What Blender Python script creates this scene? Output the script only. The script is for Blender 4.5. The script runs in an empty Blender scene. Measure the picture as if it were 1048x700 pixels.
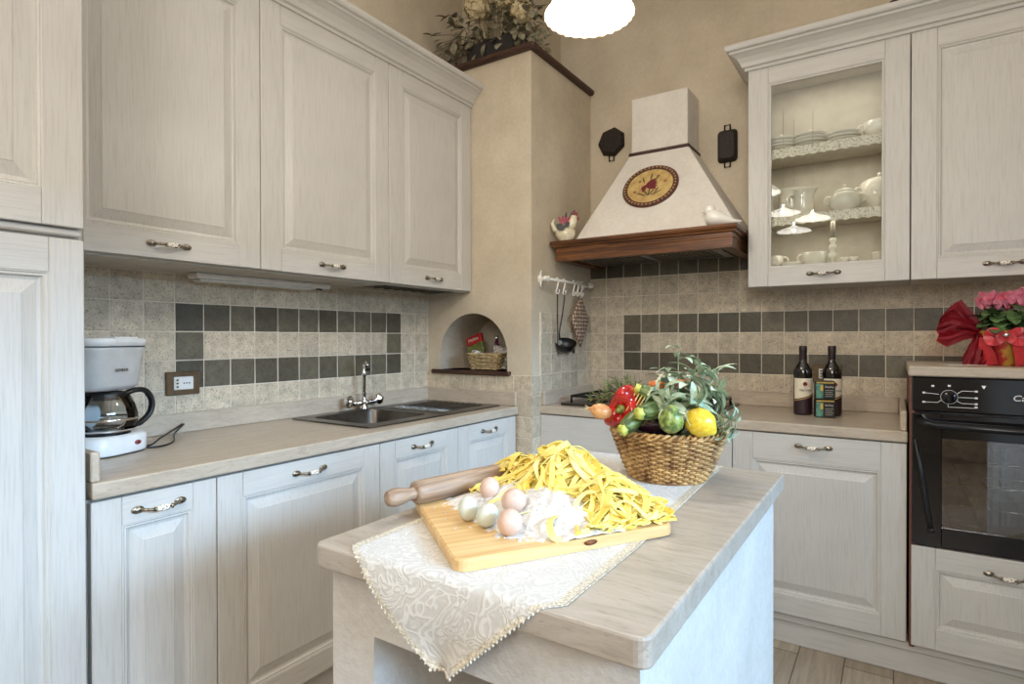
import bpy, bmesh, math, random
from mathutils import Matrix, Vector, noise as mnoise
R = random.Random(7)
PI = math.pi
sc = bpy.context.scene
COL = sc.collection

# ------------------------------------------------------------------ helpers
def S(r, g, b, a=1.0):
    f = lambda c: (c/12.92 if c <= 0.04045 else ((c+0.055)/1.055)**2.4)
    return (f(r/255.), f(g/255.), f(b/255.), a)

def rotz(a): return Matrix.Rotation(a, 4, 'Z')
def T(x, y, z): return Matrix.Translation((x, y, z))
def frame_to(d, up=(0, 0, 1)):
    """matrix whose +Z is d"""
    z = Vector(d).normalized(); u = Vector(up)
    if abs(z.dot(u)) > 0.98: u = Vector((1, 0, 0))
    x = u.cross(z).normalized(); y = z.cross(x)
    return Matrix(((x.x, y.x, z.x, 0), (x.y, y.y, z.y, 0), (x.z, y.z, z.z, 0), (0, 0, 0, 1)))

class MB:
    def __init__(s):
        s.v = []; s.f = []; s.mi = []; s.sm = []; s.t = []; s.M = None
    def add(s, vs, fs, mi=0, smooth=False, tint=0.5):
        o = len(s.v)
        for p in vs:
            p = Vector(p)
            if s.M is not None: p = s.M @ p
            s.v.append(p)
        for f in fs:
            s.f.append([i+o for i in f]); s.mi.append(mi); s.sm.append(smooth); s.t.append(tint)
    def box(s, x0, x1, y0, y1, z0, z1, mi=0, tint=.5):
        vs = [(x, y, z) for x in (x0, x1) for y in (y0, y1) for z in (z0, z1)]
        s.add(vs, [(0, 1, 3, 2), (4, 6, 7, 5), (0, 4, 5, 1), (2, 3, 7, 6), (0, 2, 6, 4), (1, 5, 7, 3)], mi, False, tint)
    def cbox(s, x0, x1, y0, y1, z0, z1, c=.003, mi=0, tint=.5):
        X = (x0, x1); Y = (y0, y1); Z = (z0, z1); vs = []; idx = {}
        for a in (0, 1):
            for b in (0, 1):
                for d in (0, 1):
                    sx = 1-2*a; sy = 1-2*b; sz = 1-2*d
                    for k in range(3):
                        p = [X[a]+(0 if k == 0 else sx*c), Y[b]+(0 if k == 1 else sy*c), Z[d]+(0 if k == 2 else sz*c)]
                        idx[(a, b, d, k)] = len(vs); vs.append(p)
        fs = []
        for q in (0, 1):
            fs.append([idx[(q, 0, 0, 0)], idx[(q, 1, 0, 0)], idx[(q, 1, 1, 0)], idx[(q, 0, 1, 0)]])
            fs.append([idx[(0, q, 0, 1)], idx[(1, q, 0, 1)], idx[(1, q, 1, 1)], idx[(0, q, 1, 1)]])
            fs.append([idx[(0, 0, q, 2)], idx[(1, 0, q, 2)], idx[(1, 1, q, 2)], idx[(0, 1, q, 2)]])
        for u in (0, 1):
            for w in (0, 1):
                fs.append([idx[(0, u, w, 1)], idx[(1, u, w, 1)], idx[(1, u, w, 2)], idx[(0, u, w, 2)]])
                fs.append([idx[(u, 0, w, 0)], idx[(u, 1, w, 0)], idx[(u, 1, w, 2)], idx[(u, 0, w, 2)]])
                fs.append([idx[(u, w, 0, 0)], idx[(u, w, 1, 0)], idx[(u, w, 1, 1)], idx[(u, w, 0, 1)]])
        for a in (0, 1):
            for b in (0, 1):
                for d in (0, 1): fs.append([idx[(a, b, d, k)] for k in range(3)])
        s.add(vs, fs, mi, False, tint)
    def loft(s, rings, close=True, cap0=True, cap1=True, mi=0, smooth=True, tint=.5):
        n = len(rings[0]); vs = [p for r in rings for p in r]; fs = []
        for i in range(len(rings)-1):
            for j in range(n if close else n-1):
                k = (j+1) % n
                fs.append((i*n+j, i*n+k, (i+1)*n+k, (i+1)*n+j))
        if cap0: fs.append(list(range(n)))
        if cap1: fs.append([(len(rings)-1)*n+j for j in range(n)])
        s.add(vs, fs, mi, smooth, tint)
    def lathe(s, prof, n=24, c=(0, 0, 0), M=None, mi=0, smooth=True, cap0=True, cap1=True, fn=None, sx=1, sy=1):
        rings = []
        for (r, z) in prof:
            ring = []
            for j in range(n):
                a = 2*PI*j/n; rr = r; zz = z
                if fn: rr, zz = fn(r, z, a)
                p = Vector((rr*math.cos(a)*sx, rr*math.sin(a)*sy, zz))
                if M is not None: p = M @ p
                ring.append((p.x+c[0], p.y+c[1], p.z+c[2]))
            rings.append(ring)
        s.loft(rings, True, cap0, cap1, mi, smooth)
    def tube(s, path, r=.005, n=8, mi=0, cap=True, smooth=True, closed=False, flat=None):
        P = [Vector(p) for p in path]; m = len(P)
        rr = r if isinstance(r, (list, tuple)) else [r]*m
        rings = []; N = None
        for i in range(m):
            if closed: t = P[(i+1) % m]-P[i-1]
            else: t = P[min(i+1, m-1)]-P[max(i-1, 0)]
            if t.length < 1e-9: t = Vector((0, 0, 1))
            t.normalize()
            if N is None:
                u = Vector((0, 0, 1)) if abs(t.z) < .9 else Vector((1, 0, 0))
                N = (u-t*u.dot(t)).normalized()
            else:
                N = N-t*N.dot(t)
                if N.length < 1e-6: N = t.orthogonal()
                N.normalize()
            B = t.cross(N)
            fl = flat or 1.0
            rings.append([P[i]+(N*math.cos(2*PI*j/n)*fl+B*math.sin(2*PI*j/n))*rr[i] for j in range(n)])
        if closed: rings.append(rings[0])
        s.loft(rings, True, cap and not closed, cap and not closed, mi, smooth)
    def ribbon(s, path, nrm, w, th, mi=0, tint=.5):
        P = [Vector(p) for p in path]; m = len(P); rings = []
        for i in range(m):
            t = (P[min(i+1, m-1)]-P[max(i-1, 0)])
            t = t.normalized() if t.length > 1e-9 else Vector((1, 0, 0))
            n = Vector(nrm[i]); n = n-t*n.dot(t)
            n = n.normalized() if n.length > 1e-6 else t.orthogonal().normalized()
            b = t.cross(n)
            rings.append([P[i]+b*w/2+n*th/2, P[i]-b*w/2+n*th/2, P[i]-b*w/2-n*th/2, P[i]+b*w/2-n*th/2])
        s.loft(rings, True, True, True, mi, False, tint)
    def ell(s, c, rx, ry, rz, nu=16, nv=10, M=None, mi=0, fn=None):
        prof = [(max(1e-4, math.sin(PI*i/nv)), -math.cos(PI*i/nv)) for i in range(nv+1)]
        rings = []
        for (r, z) in prof:
            ring = []
            for j in range(nu):
                a = 2*PI*j/nu
                p = Vector((r*math.cos(a), r*math.sin(a), z))
                if fn: p = p*fn(p)
                p = Vector((p.x*rx, p.y*ry, p.z*rz))
                if M is not None: p = M @ p
                ring.append(p+Vector(c))
            rings.append(ring)
        s.loft(rings, True, True, True, mi, True)
    def leaf(s, base, d, up, L, W, curl=.3, fold=.25, mi=0, n=6, tint=.5, ser=0):
        d = Vector(d).normalized(); up = Vector(up); up = (up-d*up.dot(d))
        up = up.normalized() if up.length > 1e-6 else d.orthogonal().normalized()
        sd = d.cross(up); p = Vector(base); vs = []; fs = []
        for i in range(n+1):
            t = i/n; w = W*(math.sin(PI*min(1, t*.94+.05))**.8)/2
            if i == n: w = W*.04
            if ser and i % 2: w *= 1-ser
            vs += [p+sd*w+up*w*fold, p, p-sd*w+up*w*fold]
            a = curl/n; c0, s0 = math.cos(a), math.sin(a)
            d, up = d*c0-up*s0, up*c0+d*s0
            p = p+d*(L/n)
        for i in range(n):
            o = i*3
            fs += [(o, o+1, o+4, o+3), (o+1, o+2, o+5, o+4)]
        s.add(vs, fs, mi, True, tint)
    def build(s, name, mats, parent=None, bevel=None, sub=0, loc=None, seg=2, recalc=True, noshade=False):
        me = bpy.data.meshes.new(name)
        me.from_pydata([tuple(p) for p in s.v], [], s.f)
        if not isinstance(mats, (list, tuple)): mats = [mats]
        for m in mats: me.materials.append(m)
        me.polygons.foreach_set('material_index', s.mi)
        me.polygons.foreach_set('use_smooth', s.sm)
        at = me.attributes.new('tint', 'FLOAT', 'FACE'); at.data.foreach_set('value', s.t)
        if recalc:
            bm = bmesh.new(); bm.from_mesh(me)
            bmesh.ops.recalc_face_normals(bm, faces=bm.faces); bm.to_mesh(me); bm.free()
        me.update()
        o = bpy.data.objects.new(name, me); COL.objects.link(o)
        if parent is not None: o.parent = parent
        if loc is not None: o.location = loc
        if bevel:
            b = o.modifiers.new('bevel', 'BEVEL'); b.width = bevel; b.segments = seg; b.limit_method = 'ANGLE'; b.angle_limit = .6
        if sub:
            q = o.modifiers.new('sub', 'SUBSURF'); q.levels = sub; q.render_levels = sub
        return o

def smooth(P, n=6):
    P = [Vector(p) for p in P]; out_ = []
    for i in range(len(P)-1):
        p0, p1, p2, p3 = P[max(i-1, 0)], P[i], P[i+1], P[min(i+2, len(P)-1)]
        for k in range(n):
            t_ = k/n; out_.append(.5*((2*p1)+(p2-p0)*t_+(2*p0-5*p1+4*p2-p3)*t_*t_+(3*p1-p0-3*p2+p3)*t_**3))
    return out_+[P[-1]]
def tag(o, label=None, cat=None, group=None, kind=None):
    if label: o['label'] = label
    if cat: o['category'] = cat
    if group: o['group'] = group
    if kind: o['kind'] = kind
    return o
def thing(name, label, cat, loc=(0, 0, 0), rz=0, group=None, kind=None):
    o = bpy.data.objects.new(name, None); COL.objects.link(o); o.empty_display_size = .05
    o.location = loc; o.rotation_euler = (0, 0, rz)
    return tag(o, label, cat, group, kind)
def dup(root, loc=None, rz=None, label=None, group=None):
    def cp(o, par):
        c = o.copy(); COL.objects.link(c)
        if par is not None: c.parent = par
        for ch in list(o.children): cp(ch, c)
        return c
    r = cp(root, None)
    if loc is not None: r.location = loc
    if rz is not None: r.rotation_euler = (0, 0, rz)
    if label: r['label'] = label
    if group: r['group'] = group
    return r
def struct(o): o['kind'] = 'structure'; return o

def text(body, size, m, name, parent, loc, rot, ext=.0004, align='CENTER', sx=1, shear=0):
    cu = bpy.data.curves.new(name, 'FONT'); cu.body = body; cu.size = size; cu.extrude = ext
    cu.align_x = align; cu.align_y = 'CENTER'; cu.shear = shear; cu.resolution_u = 3
    tmp = bpy.data.objects.new('tmp', cu); COL.objects.link(tmp)
    bpy.context.view_layer.update()
    me = bpy.data.meshes.new_from_object(tmp.evaluated_get(bpy.context.evaluated_depsgraph_get()))
    bpy.data.objects.remove(tmp)
    me.name = name; me.materials.clear(); me.materials.append(m)
    o = bpy.data.objects.new(name, me); COL.objects.link(o); o.parent = parent
    o.location = loc; o.rotation_euler = rot; o.scale = (sx, 1, 1)
    return o

# ------------------------------------------------------------------ materials
class NT:
    def __init__(s, name):
        s.m = bpy.data.materials.new(name); s.m.use_nodes = True
        s.t = s.m.node_tree; s.n = s.t.nodes; s.bs = s.n['Principled BSDF']; s.out = s.n['Material Output']
    def N(s, typ, **kw):
        n = s.n.new(typ)
        for k, v in kw.items():
            if k in n.inputs: n.inputs[k].default_value = v
            else: setattr(n, k, v)
        return n
    def L(s, a, b): s.t.links.new(a, b)
    def coords(s, scale=(1, 1, 1), rot=(0, 0, 0), kind='Object'):
        tc = s.N('ShaderNodeTexCoord'); mp = s.N('ShaderNodeMapping')
        mp.inputs['Scale'].default_value = scale; mp.inputs['Rotation'].default_value = rot
        s.L(tc.outputs[kind], mp.inputs['Vector']); return mp.outputs['Vector']
    def noise(s, vec, scale=5, detail=4, rough=.55, dist=0):
        n = s.N('ShaderNodeTexNoise'); n.inputs['Scale'].default_value = scale; n.inputs['Detail'].default_value = detail
        n.inputs['Roughness'].default_value = rough; n.inputs['Distortion'].default_value = dist
        s.L(vec, n.inputs['Vector']); return n.outputs['Fac']
    def ramp(s, fac, stops):
        r = s.N('ShaderNodeValToRGB'); e = r.color_ramp.elements
        while len(e) < len(stops): e.new(.5)
        for i, (p, c) in enumerate(stops):
            e[i].position = p; e[i].color = c if len(c) == 4 else (*c, 1)
        s.L(fac, r.inputs['Fac']); return r.outputs['Color']
    def mix(s, fac, a, b, blend='MIX'):
        m = s.N('ShaderNodeMix'); m.data_type = 'RGBA'; m.blend_type = blend
        for v, i in ((fac, 0), (a, 6), (b, 7)):
            if hasattr(v, 'is_linked') or isinstance(v, bpy.types.NodeSocket): s.L(v, m.inputs[i])
            else: m.inputs[i].default_value = v
        return m.outputs[2]
    def bump(s, h, strength=.3, dist=.01):
        b = s.N('ShaderNodeBump'); b.inputs['Strength'].default_value = strength; b.inputs['Distance'].default_value = dist
        s.L(h, b.inputs['Height']); s.L(b.outputs['Normal'], s.bs.inputs['Normal']); return b
    def attr(s, name='tint'):
        a = s.N('ShaderNodeAttribute'); a.attribute_name = name; return a.outputs['Fac']
    def set(s, **kw):
        for k, v in kw.items():
            k = k.replace('_', ' ')
            s.bs.inputs[k].default_value = v
        return s

def pm(name, c, rough=.5, metal=0, c2=None, scale=(1, 1, 1), ns=20, detail=4, bump=0, bd=.003, lo=.35, hi=.65, spec=.5, coat=0, dist=0, sheen=0, trans=0):
    n = NT(name); n.set(Roughness=rough, Metallic=metal)
    n.bs.inputs['Specular IOR Level'].default_value = spec
    n.bs.inputs['Coat Weight'].default_value = coat
    if sheen: n.bs.inputs['Sheen Weight'].default_value = sheen
    if trans: n.bs.inputs['Transmission Weight'].default_value = trans
    v = n.coords(scale); f = n.noise(v, ns, detail, .6, dist)
    if c2 is None: c2 = tuple(x*.88 for x in c[:3])+(1,)
    n.L(n.ramp(f, [(lo, c2), (hi, c)]), n.bs.inputs['Base Color'])
    if bump: n.bump(f, bump, bd)
    return n.m

def wood_white(name, scale, c=(202, 198, 191), c2=(189, 184, 176)):
    n = NT(name); n.set(Roughness=.42)
    v = n.coords(scale); f = n.noise(v, 1.0, 5, .6, .35)
    v2 = n.coords((2.5, 2.5, 2.5)); f2 = n.noise(v2, 1.5, 2)
    a = n.ramp(f, [(.30, S(*c2)), (.52, S(*c)), (1, S(*c))])
    b = n.ramp(f2, [(.3, (.93, .93, .93, 1)), (.7, (1, 1, 1, 1))])
    n.L(n.mix(1.0, a, b, 'MULTIPLY'), n.bs.inputs['Base Color'])
    n.bump(f, .30, .0015); return n.m
M_WV = wood_white('painted_ash_upright', (260, 260, 9))
M_WH = wood_white('painted_ash_flat', (9, 260, 260))
M_WB = pm('painted_carcass', S(192, 185, 172), .5, c2=S(180, 173, 160))
M_DARKGAP = pm('dark_edge', S(38, 33, 28), .7)
M_PEWTER = pm('pewter', S(172, 163, 148), .30, 1.0, c2=S(104, 95, 82), ns=180)
def ceramic_spots():
    n = NT('handle_ceramic'); n.set(Roughness=.2)
    f = n.noise(n.coords(), 160, 2)
    n.L(n.ramp(f, [(.40, S(92, 56, 44)), (.47, S(235, 228, 212)), (1, S(240, 234, 220))]), n.bs.inputs['Base Color']); return n.m
M_HCER = ceramic_spots()

def plaster(name, c, c2, ns=3.0, bump=.12):
    n = NT(name); n.set(Roughness=.85); n.bs.inputs['Specular IOR Level'].default_value = .2
    v = n.coords(); f = n.noise(v, ns, 6, .6); g = n.noise(v, 55, 5, .65)
    a = n.ramp(f, [(.32, S(*c2)), (.68, S(*c))]); b = n.ramp(g, [(.3, (.92, .92, .92, 1)), (.7, (1.03, 1.03, 1.03, 1))])
    n.L(n.mix(1.0, a, b, 'MULTIPLY'), n.bs.inputs['Base Color']); n.bump(g, bump, .01); return n.m
M_WALL = plaster('beige_plaster', (214, 200, 177), (192, 178, 155))
M_CEIL = plaster('ceiling_plaster', (226, 218, 202), (216, 206, 190))
M_ISL = plaster('white_render', (212, 208, 202), (198, 193, 186), 4, .35)
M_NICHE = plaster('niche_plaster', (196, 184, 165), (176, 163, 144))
M_GROUT = plaster('grout', (226, 216, 198), (210, 198, 180), 20, .2)

def tile_mat(name, ca, cb, pit, rough):
    n = NT(name); n.set(Roughness=rough)
    t = n.attr(); v = n.coords((1, 1, 1))
    f = n.noise(v, 26, 5, .7); p = n.noise(v, 210, 3, .6)
    base = n.mix(t, S(*ca), S(*cb))
    mod = n.ramp(f, [(.3, (.66, .66, .64, 1)), (.7, (1.12, 1.12, 1.10, 1))])
    a = n.mix(1.0, base, mod, 'MULTIPLY')
    pits = n.ramp(p, [(.36, pit), (.43, (1, 1, 1, 1))])
    n.L(n.mix(1.0, a, pits, 'MULTIPLY'), n.bs.inputs['Base Color'])
    n.bump(p, .35, .003); return n.m
M_TILE = tile_mat('stone_tile_light', (218, 202, 178), (197, 183, 162), (.42, .40, .37, 1), .5)
M_TILED = tile_mat('stone_tile_dark', (82, 76, 62), (116, 108, 90), (.5, .5, .5, 1), .4)

def travertine(name, c, c2, c3, rough=.3, ax=0):
    n = NT(name); n.set(Roughness=rough)
    sc_ = (9, 46, 46) if ax == 0 else (46, 9, 46)
    f = n.noise(n.coords(sc_), 1.0, 8, .72, .8); big = n.noise(n.coords((1.5, 7, 7) if ax == 0 else (7, 1.5, 7)), 1.0, 3, .5, .5)
    g = n.noise(n.coords((30, 120, 120) if ax == 0 else (120, 30, 120)), 1.3, 4, .7)
    a = n.ramp(f, [(.28, S(*c3)), (.50, S(*c2)), (.72, S(*c))])
    a = n.mix(1.0, a, n.ramp(big, [(.3, (.90, .89, .88, 1)), (.7, (1.03, 1.03, 1.03, 1))]), 'MULTIPLY')
    b = n.ramp(g, [(.34, (.80, .78, .74, 1)), (.42, (1, 1, 1, 1))])
    n.L(n.mix(1.0, a, b, 'MULTIPLY'), n.bs.inputs['Base Color']); n.bump(g, .15, .0015); return n.m
M_TRAV = travertine('travertine_long_y', (202, 188, 170), (188, 173, 154), (168, 153, 134), ax=1)
M_TRAVX = travertine('travertine_long_x', (202, 188, 170), (188, 173, 154), (168, 153, 134))
M_TRAVI = travertine('travertine_island', (194, 184, 172), (180, 169, 156), (156, 145, 131), .38)

def floor_mat():
    n = NT('grey_plank_floor'); n.set(Roughness=.45)
    v = n.coords((1, 1, 1), (0, 0, PI/2))
    b = n.N('ShaderNodeTexBrick'); n.L(v, b.inputs['Vector'])
    b.inputs['Color1'].default_value = S(172, 158, 138); b.inputs['Color2'].default_value = S(148, 134, 116)
    b.inputs['Mortar'].default_value = S(70, 62, 54); b.inputs['Scale'].default_value = 1
    b.inputs['Mortar Size'].default_value = .0022; b.inputs['Brick Width'].default_value = .62; b.inputs['Row Height'].default_value = .152
    f = n.noise(n.coords((50, 4, 4)), 1, 6, .65, .5)
    n.L(n.mix(1.0, b.outputs['Color'], n.ramp(f, [(.3, (.72, .70, .67, 1)), (.62, (1.08, 1.08, 1.08, 1))]), 'MULTIPLY'), n.bs.inputs['Base Color'])
    n.bump(f, .2, .002); return n.m
M_FLOOR = floor_mat()

def wood(name, c, c2, scale=(4, 60, 60), rough=.4, ns=1., dist=1.2, bump=.15, lo=.35, hi=.65):
    n = NT(name); n.set(Roughness=rough)
    f = n.noise(n.coords(scale), ns, 6, .62, dist)
    n.L(n.ramp(f, [(lo, S(*c2)), (hi, S(*c))]), n.bs.inputs['Base Color']); n.bump(f, bump, .002); return n.m
M_BEAM = wood('chestnut_beam', (124, 78, 42), (56, 30, 16), (3, 35, 35), .38)
M_TRIM = wood('dark_brown_wood', (78, 50, 36), (48, 28, 20), (4, 50, 50), .5)
M_BOARD = wood('board_maple', (232, 200, 146), (206, 164, 104), (2.2, 40, 40), .42)
M_BOARD2 = wood('board_side', (196, 160, 108), (150, 112, 66), (2, 60, 60), .5)
M_PIN = wood('rolling_pin_wood', (180, 154, 130), (122, 98, 78), (50, 50, 3), .45)
M_STEEL = pm('stainless', S(150, 146, 140), .28, 1.0, c2=S(120, 116, 110), scale=(30, 3, 3), ns=8)
M_SINK = pm('sink_steel', S(112, 106, 98), .3, .9, c2=S(86, 80, 73), ns=12)
M_CHROME = pm('chrome', S(225, 225, 225), .07, 1.0, c2=S(205, 205, 205))
M_BLACK = pm('black_plastic', S(22, 22, 23), .35, c2=S(16, 16, 17))
M_IRON = pm('cast_iron', S(52, 42, 36), .6, .3, c2=S(32, 26, 23), ns=90, bump=.3)
M_BLKGL = pm('black_glass_panel', S(20, 20, 24), .12, c2=S(15, 15, 18), spec=.6)
M_HOB = pm('hob_enamel', S(74, 66, 58), .3, .6, c2=S(58, 51, 45), ns=8)
M_WPL = pm('white_plastic', S(232, 230, 226), .35, c2=S(222, 220, 216), coat=.2)
M_PORC = pm('white_porcelain', S(240, 236, 226), .12, c2=S(230, 226, 215), ns=4, coat=.5)
M_LACE = pm('white_lace', S(246, 242, 232), .8, c2=S(186, 176, 158), ns=170, detail=2, bump=.5, lo=.40, hi=.48)
M_WHITE = pm('white_enamel', S(238, 234, 224), .35, c2=S(228, 222, 210))
M_BROWNPL = pm('bronze_plate', S(110, 88, 62), .4, .3, c2=S(92, 72, 50), ns=40)
M_TXTW = pm('print_white', S(232, 232, 228), .5)
M_TXTD = pm('print_dark', S(40, 38, 38), .5)

def glass_pane(name, tint=(1, 1, 1), ior=1.5):
    n = NT(name); tr = n.N('ShaderNodeBsdfTransparent'); tr.inputs['Color'].default_value = (*tint, 1)
    gl = n.N('ShaderNodeBsdfGlossy'); gl.inputs['Roughness'].default_value = .01
    lw = n.N('ShaderNodeFresnel'); lw.inputs['IOR'].default_value = ior
    mx = n.N('ShaderNodeMixShader'); n.L(lw.outputs['Fac'], mx.inputs[0]); n.L(tr.outputs[0], mx.inputs[1]); n.L(gl.outputs[0], mx.inputs[2])
    n.L(mx.outputs[0], n.out.inputs['Surface']); n.n.remove(n.bs); return n.m
M_GLASS = glass_pane('clear_pane', (.96, .97, .95), 1.6)
M_OVGL = glass_pane('smoked_oven_glass', (.80, .80, .82), 2.25)
M_JUG = glass_pane('carafe_glass', (.93, .95, .96))

def emis(name, c, st):
    n = NT(name); e = n.N('ShaderNodeEmission'); e.inputs['Color'].default_value = c; e.inputs['Strength'].default_value = st
    n.L(e.outputs[0], n.out.inputs['Surface']); n.n.remove(n.bs); return n.m
def shade_mat():
    n = NT('opal_glass_shade'); n.set(Roughness=.25, Base_Color=(.95, .93, .88, 1))
    n.bs.inputs['Emission Color'].default_value = (1, .95, .86, 1); n.bs.inputs['Emission Strength'].default_value = 3.2
    return n.m
M_SHADE = shade_mat()
M_BULB = emis('bulb_glow', (1, .93, .80, 1), 30)
M_RIM = pm('bronze_rim', S(120, 96, 70), .5, .3)

# ------------------------------------------------------------------ camera
CAM = Vector((2.1311, -3.0667, 1.2032)); f_px = 598.27; yaw, pit, rol = .58042, -.00702, -.00188
cam = bpy.data.cameras.new('camera'); co = bpy.data.objects.new('camera', cam); COL.objects.link(co)
F0 = Vector((-math.sin(yaw), math.cos(yaw), 0)); R0 = Vector((math.cos(yaw), math.sin(yaw), 0)); U0 = Vector((0, 0, 1))
F1 = F0*math.cos(pit)+U0*math.sin(pit); U1 = U0*math.cos(pit)-F0*math.sin(pit)
R2 = R0*math.cos(rol)+U1*math.sin(rol); U2 = U1*math.cos(rol)-R0*math.sin(rol)
co.matrix_world = Matrix(((R2.x, U2.x, -F1.x, CAM.x), (R2.y, U2.y, -F1.y, CAM.y), (R2.z, U2.z, -F1.z, CAM.z), (0, 0, 0, 1)))
cam.sensor_fit = 'HORIZONTAL'; cam.sensor_width = 36; cam.lens = f_px/1048*36; cam.clip_start = .05; cam.clip_end = 60
sc.camera = co

# ------------------------------------------------------------------ room shell
RX, RY, RH = 2.95, -5.4, 3.3
m = MB(); m.box(-.15, RX+.15, RY-.15, .15, -.12, 0); struct(m.build('floor', M_FLOOR))
m = MB(); m.box(-.15, RX+.15, RY-.15, .15, RH, RH+.12); struct(m.build('ceiling', M_CEIL))
m = MB(); m.box(-.15, 0, RY-.15, .15, 0, RH); wall_left = struct(m.build('wall_left', M_WALL))
m = MB(); m.box(0, RX+.15, 0, .15, 0, RH); wall_back = struct(m.build('wall_back', M_WALL))
# right wall with a tall window opening
wy0, wy1, wz0, wz1 = -3.30, -.90, .10, 1.85
m = MB()
m.box(RX, RX+.15, RY, wy0, 0, RH); m.box(RX, RX+.15, wy1, 0, 0, RH)
m.box(RX, RX+.15, wy0, wy1, 0, wz0); m.box(RX, RX+.15, wy0, wy1, wz1, RH)
struct(m.build('wall_right', M_WALL))
m = MB()
for (a, b) in ((wy0, wy0+.06), ((wy0+wy1)/2-.04, (wy0+wy1)/2+.04), (wy1-.06, wy1)): m.box(RX+.03, RX+.09, a, b, wz0, wz1)
m.box(RX+.03, RX+.09, wy0, wy1, wz0, wz0+.07); m.box(RX+.03, RX+.09, wy0, wy1, wz1-.07, wz1)
w1 = struct(m.build('window_1', M_WHITE))
m = MB(); m.box(RX+.055, RX+.06, wy0+.05, wy1-.05, wz0+.05, wz1-.05); m.build('pane', M_GLASS, w1)
m = MB(); m.box(0, RX+.15, RY-.15, RY, 0, RH); struct(m.build('wall_front', M_WALL))
def curtain_mat():
    n = NT('sheer_curtain'); n.set(Roughness=.9, Base_Color=S(240, 236, 228)); n.bs.inputs['Transmission Weight'].default_value = 0
    tl = n.N('ShaderNodeBsdfTranslucent'); tl.inputs['Color'].default_value = S(245, 242, 236)
    mx = n.N('ShaderNodeMixShader'); mx.inputs[0].default_value = .6
    n.L(n.bs.outputs[0], mx.inputs[1]); n.L(tl.outputs[0], mx.inputs[2]); n.L(mx.outputs[0], n.out.inputs['Surface']); return n.m
ct = thing('curtain', 'sheer white curtain on the open window leaf, seen reflected in the oven glass', 'curtain', (2.58, -2.48, 0), -.90)
m = MB(); rows = []
for z in (.03, .5, 1.0):
    rows.append([(0+.52*i/60, .02*math.sin(i*.9)+.008*math.sin(i*2.3), z) for i in range(61)])
m.loft(rows, False, False, False); m.build('sheer_cloth', curtain_mat(), ct, recalc=False)
m = MB(); m.tube([(-.03, 0, 1.005), (.54, 0, 1.005)], .010, 8); m.build('rod', M_BROWNPL, ct)

# ---------- masonry corner column with arched niche
s_t = .1025; zt = 1.228; CA, CB, CZ = .656, .663, 2.587
def zrow(k): return zt+k*s_t
nx0, nx1, nz0, nzs = .092, .522, 1.037, 1.115      # niche opening; spring height
ncx = (nx0+nx1)/2; nrx = (nx1-nx0)/2; nrz = 1.33-nzs
m = MB(); N = 28; arch = []
for i in range(N+1):
    a = PI-PI*i/N; arch.append((ncx+nrx*math.cos(a), nzs+nrz*math.sin(a)))
yF = -CA
def q(pts): m.add(pts, [tuple(range(len(pts)))])
q([(0, yF, 0), (nx0, yF, 0), (nx0, yF, CZ), (0, yF, CZ)]); q([(nx1, yF, 0), (CB, yF, 0), (CB, yF, CZ), (nx1, yF, CZ)])
q([(nx0, yF, 0), (nx1, yF, 0), (nx1, yF, nz0), (nx0, yF, nz0)])
for i in range(N):
    (xa, za), (xb, zb) = arch[i], arch[i+1]
    q([(xa, yF, za), (xb, yF, zb), (xb, yF, CZ), (xa, yF, CZ)])
q([(CB, yF, 0), (CB, 0, 0), (CB, 0, CZ), (CB, yF, CZ)]); q([(0, yF, CZ), (CB, yF, CZ), (CB, 0, CZ), (0, 0, CZ)])
col = struct(m.build('wall_corner', M_WALL, recalc=False))
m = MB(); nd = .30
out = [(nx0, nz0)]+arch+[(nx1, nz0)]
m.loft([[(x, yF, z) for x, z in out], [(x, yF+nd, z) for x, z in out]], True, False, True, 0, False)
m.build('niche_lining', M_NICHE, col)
m = MB(); m.cbox(0, .47, -.35, 0, 2.62, RH, .004); m.build('flue', M_WALL, col)
m = MB(); m.cbox(.0, CB+.028, -CA-.028, -.0, CZ, CZ+.034, .010); m.build('top_board', M_TRIM, col)
m = MB(); m.cbox(.042, .545, -CA-.022, -CA+.16, 1.015, 1.037, .004)
m.build('niche_shelf', M_TRIM, col)

# ---------- tiles
def tilequad(m, P, du, dv, u0, u1, v0, v1, nrm, mi, g=.0022, th=.007):
    if u1-u0 < .012 or v1-v0 < .012: return
    c = .0018; P = Vector(P); du = Vector(du); dv = Vector(dv); nrm = Vector(nrm)
    j = lambda: R.uniform(-.0006, .0006)
    th += R.uniform(-.0008, .0008)
    o = [(u0+g+j(), v0+g+j()), (u1-g+j(), v0+g+j()), (u1-g+j(), v1-g+j()), (u0+g+j(), v1-g+j())]
    cx = (u0+u1)/2; cy = (v0+v1)/2
    ii = [(a+(c if a < cx else -c), b+(c if b < cy else -c)) for a, b in o]
    vs = [P+du*a+dv*b for a, b in o]+[P+du*a+dv*b+nrm*(th-.0015) for a, b in o]+[P+du*a+dv*b+nrm*th for a, b in ii]
    fs = [(8, 9, 10, 11)]+[(i, (i+1) % 4, 4+(i+1) % 4, 4+i) for i in range(4)]+[(4+i, 4+(i+1) % 4, 8+(i+1) % 4, 8+i) for i in range(4)]
    m.add(vs, fs, mi, False, R.random())
def grout(m, P, du, dv, u0, u1, v0, v1, nrm, th=.0045):
    P = Vector(P); du = Vector(du); dv = Vector(dv); nrm = Vector(nrm)
    vs = [P+du*a+dv*b+nrm*h for h in (0, th) for a, b in ((u0, v0), (u1, v0), (u1, v1), (u0, v1))]
    m.add(vs, [(4, 5, 6, 7), (0, 1, 5, 4), (1, 2, 6, 5), (2, 3, 7, 6), (3, 0, 4, 7)], 2)
TM = [M_TILE, M_TILED, M_GROUT]
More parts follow.
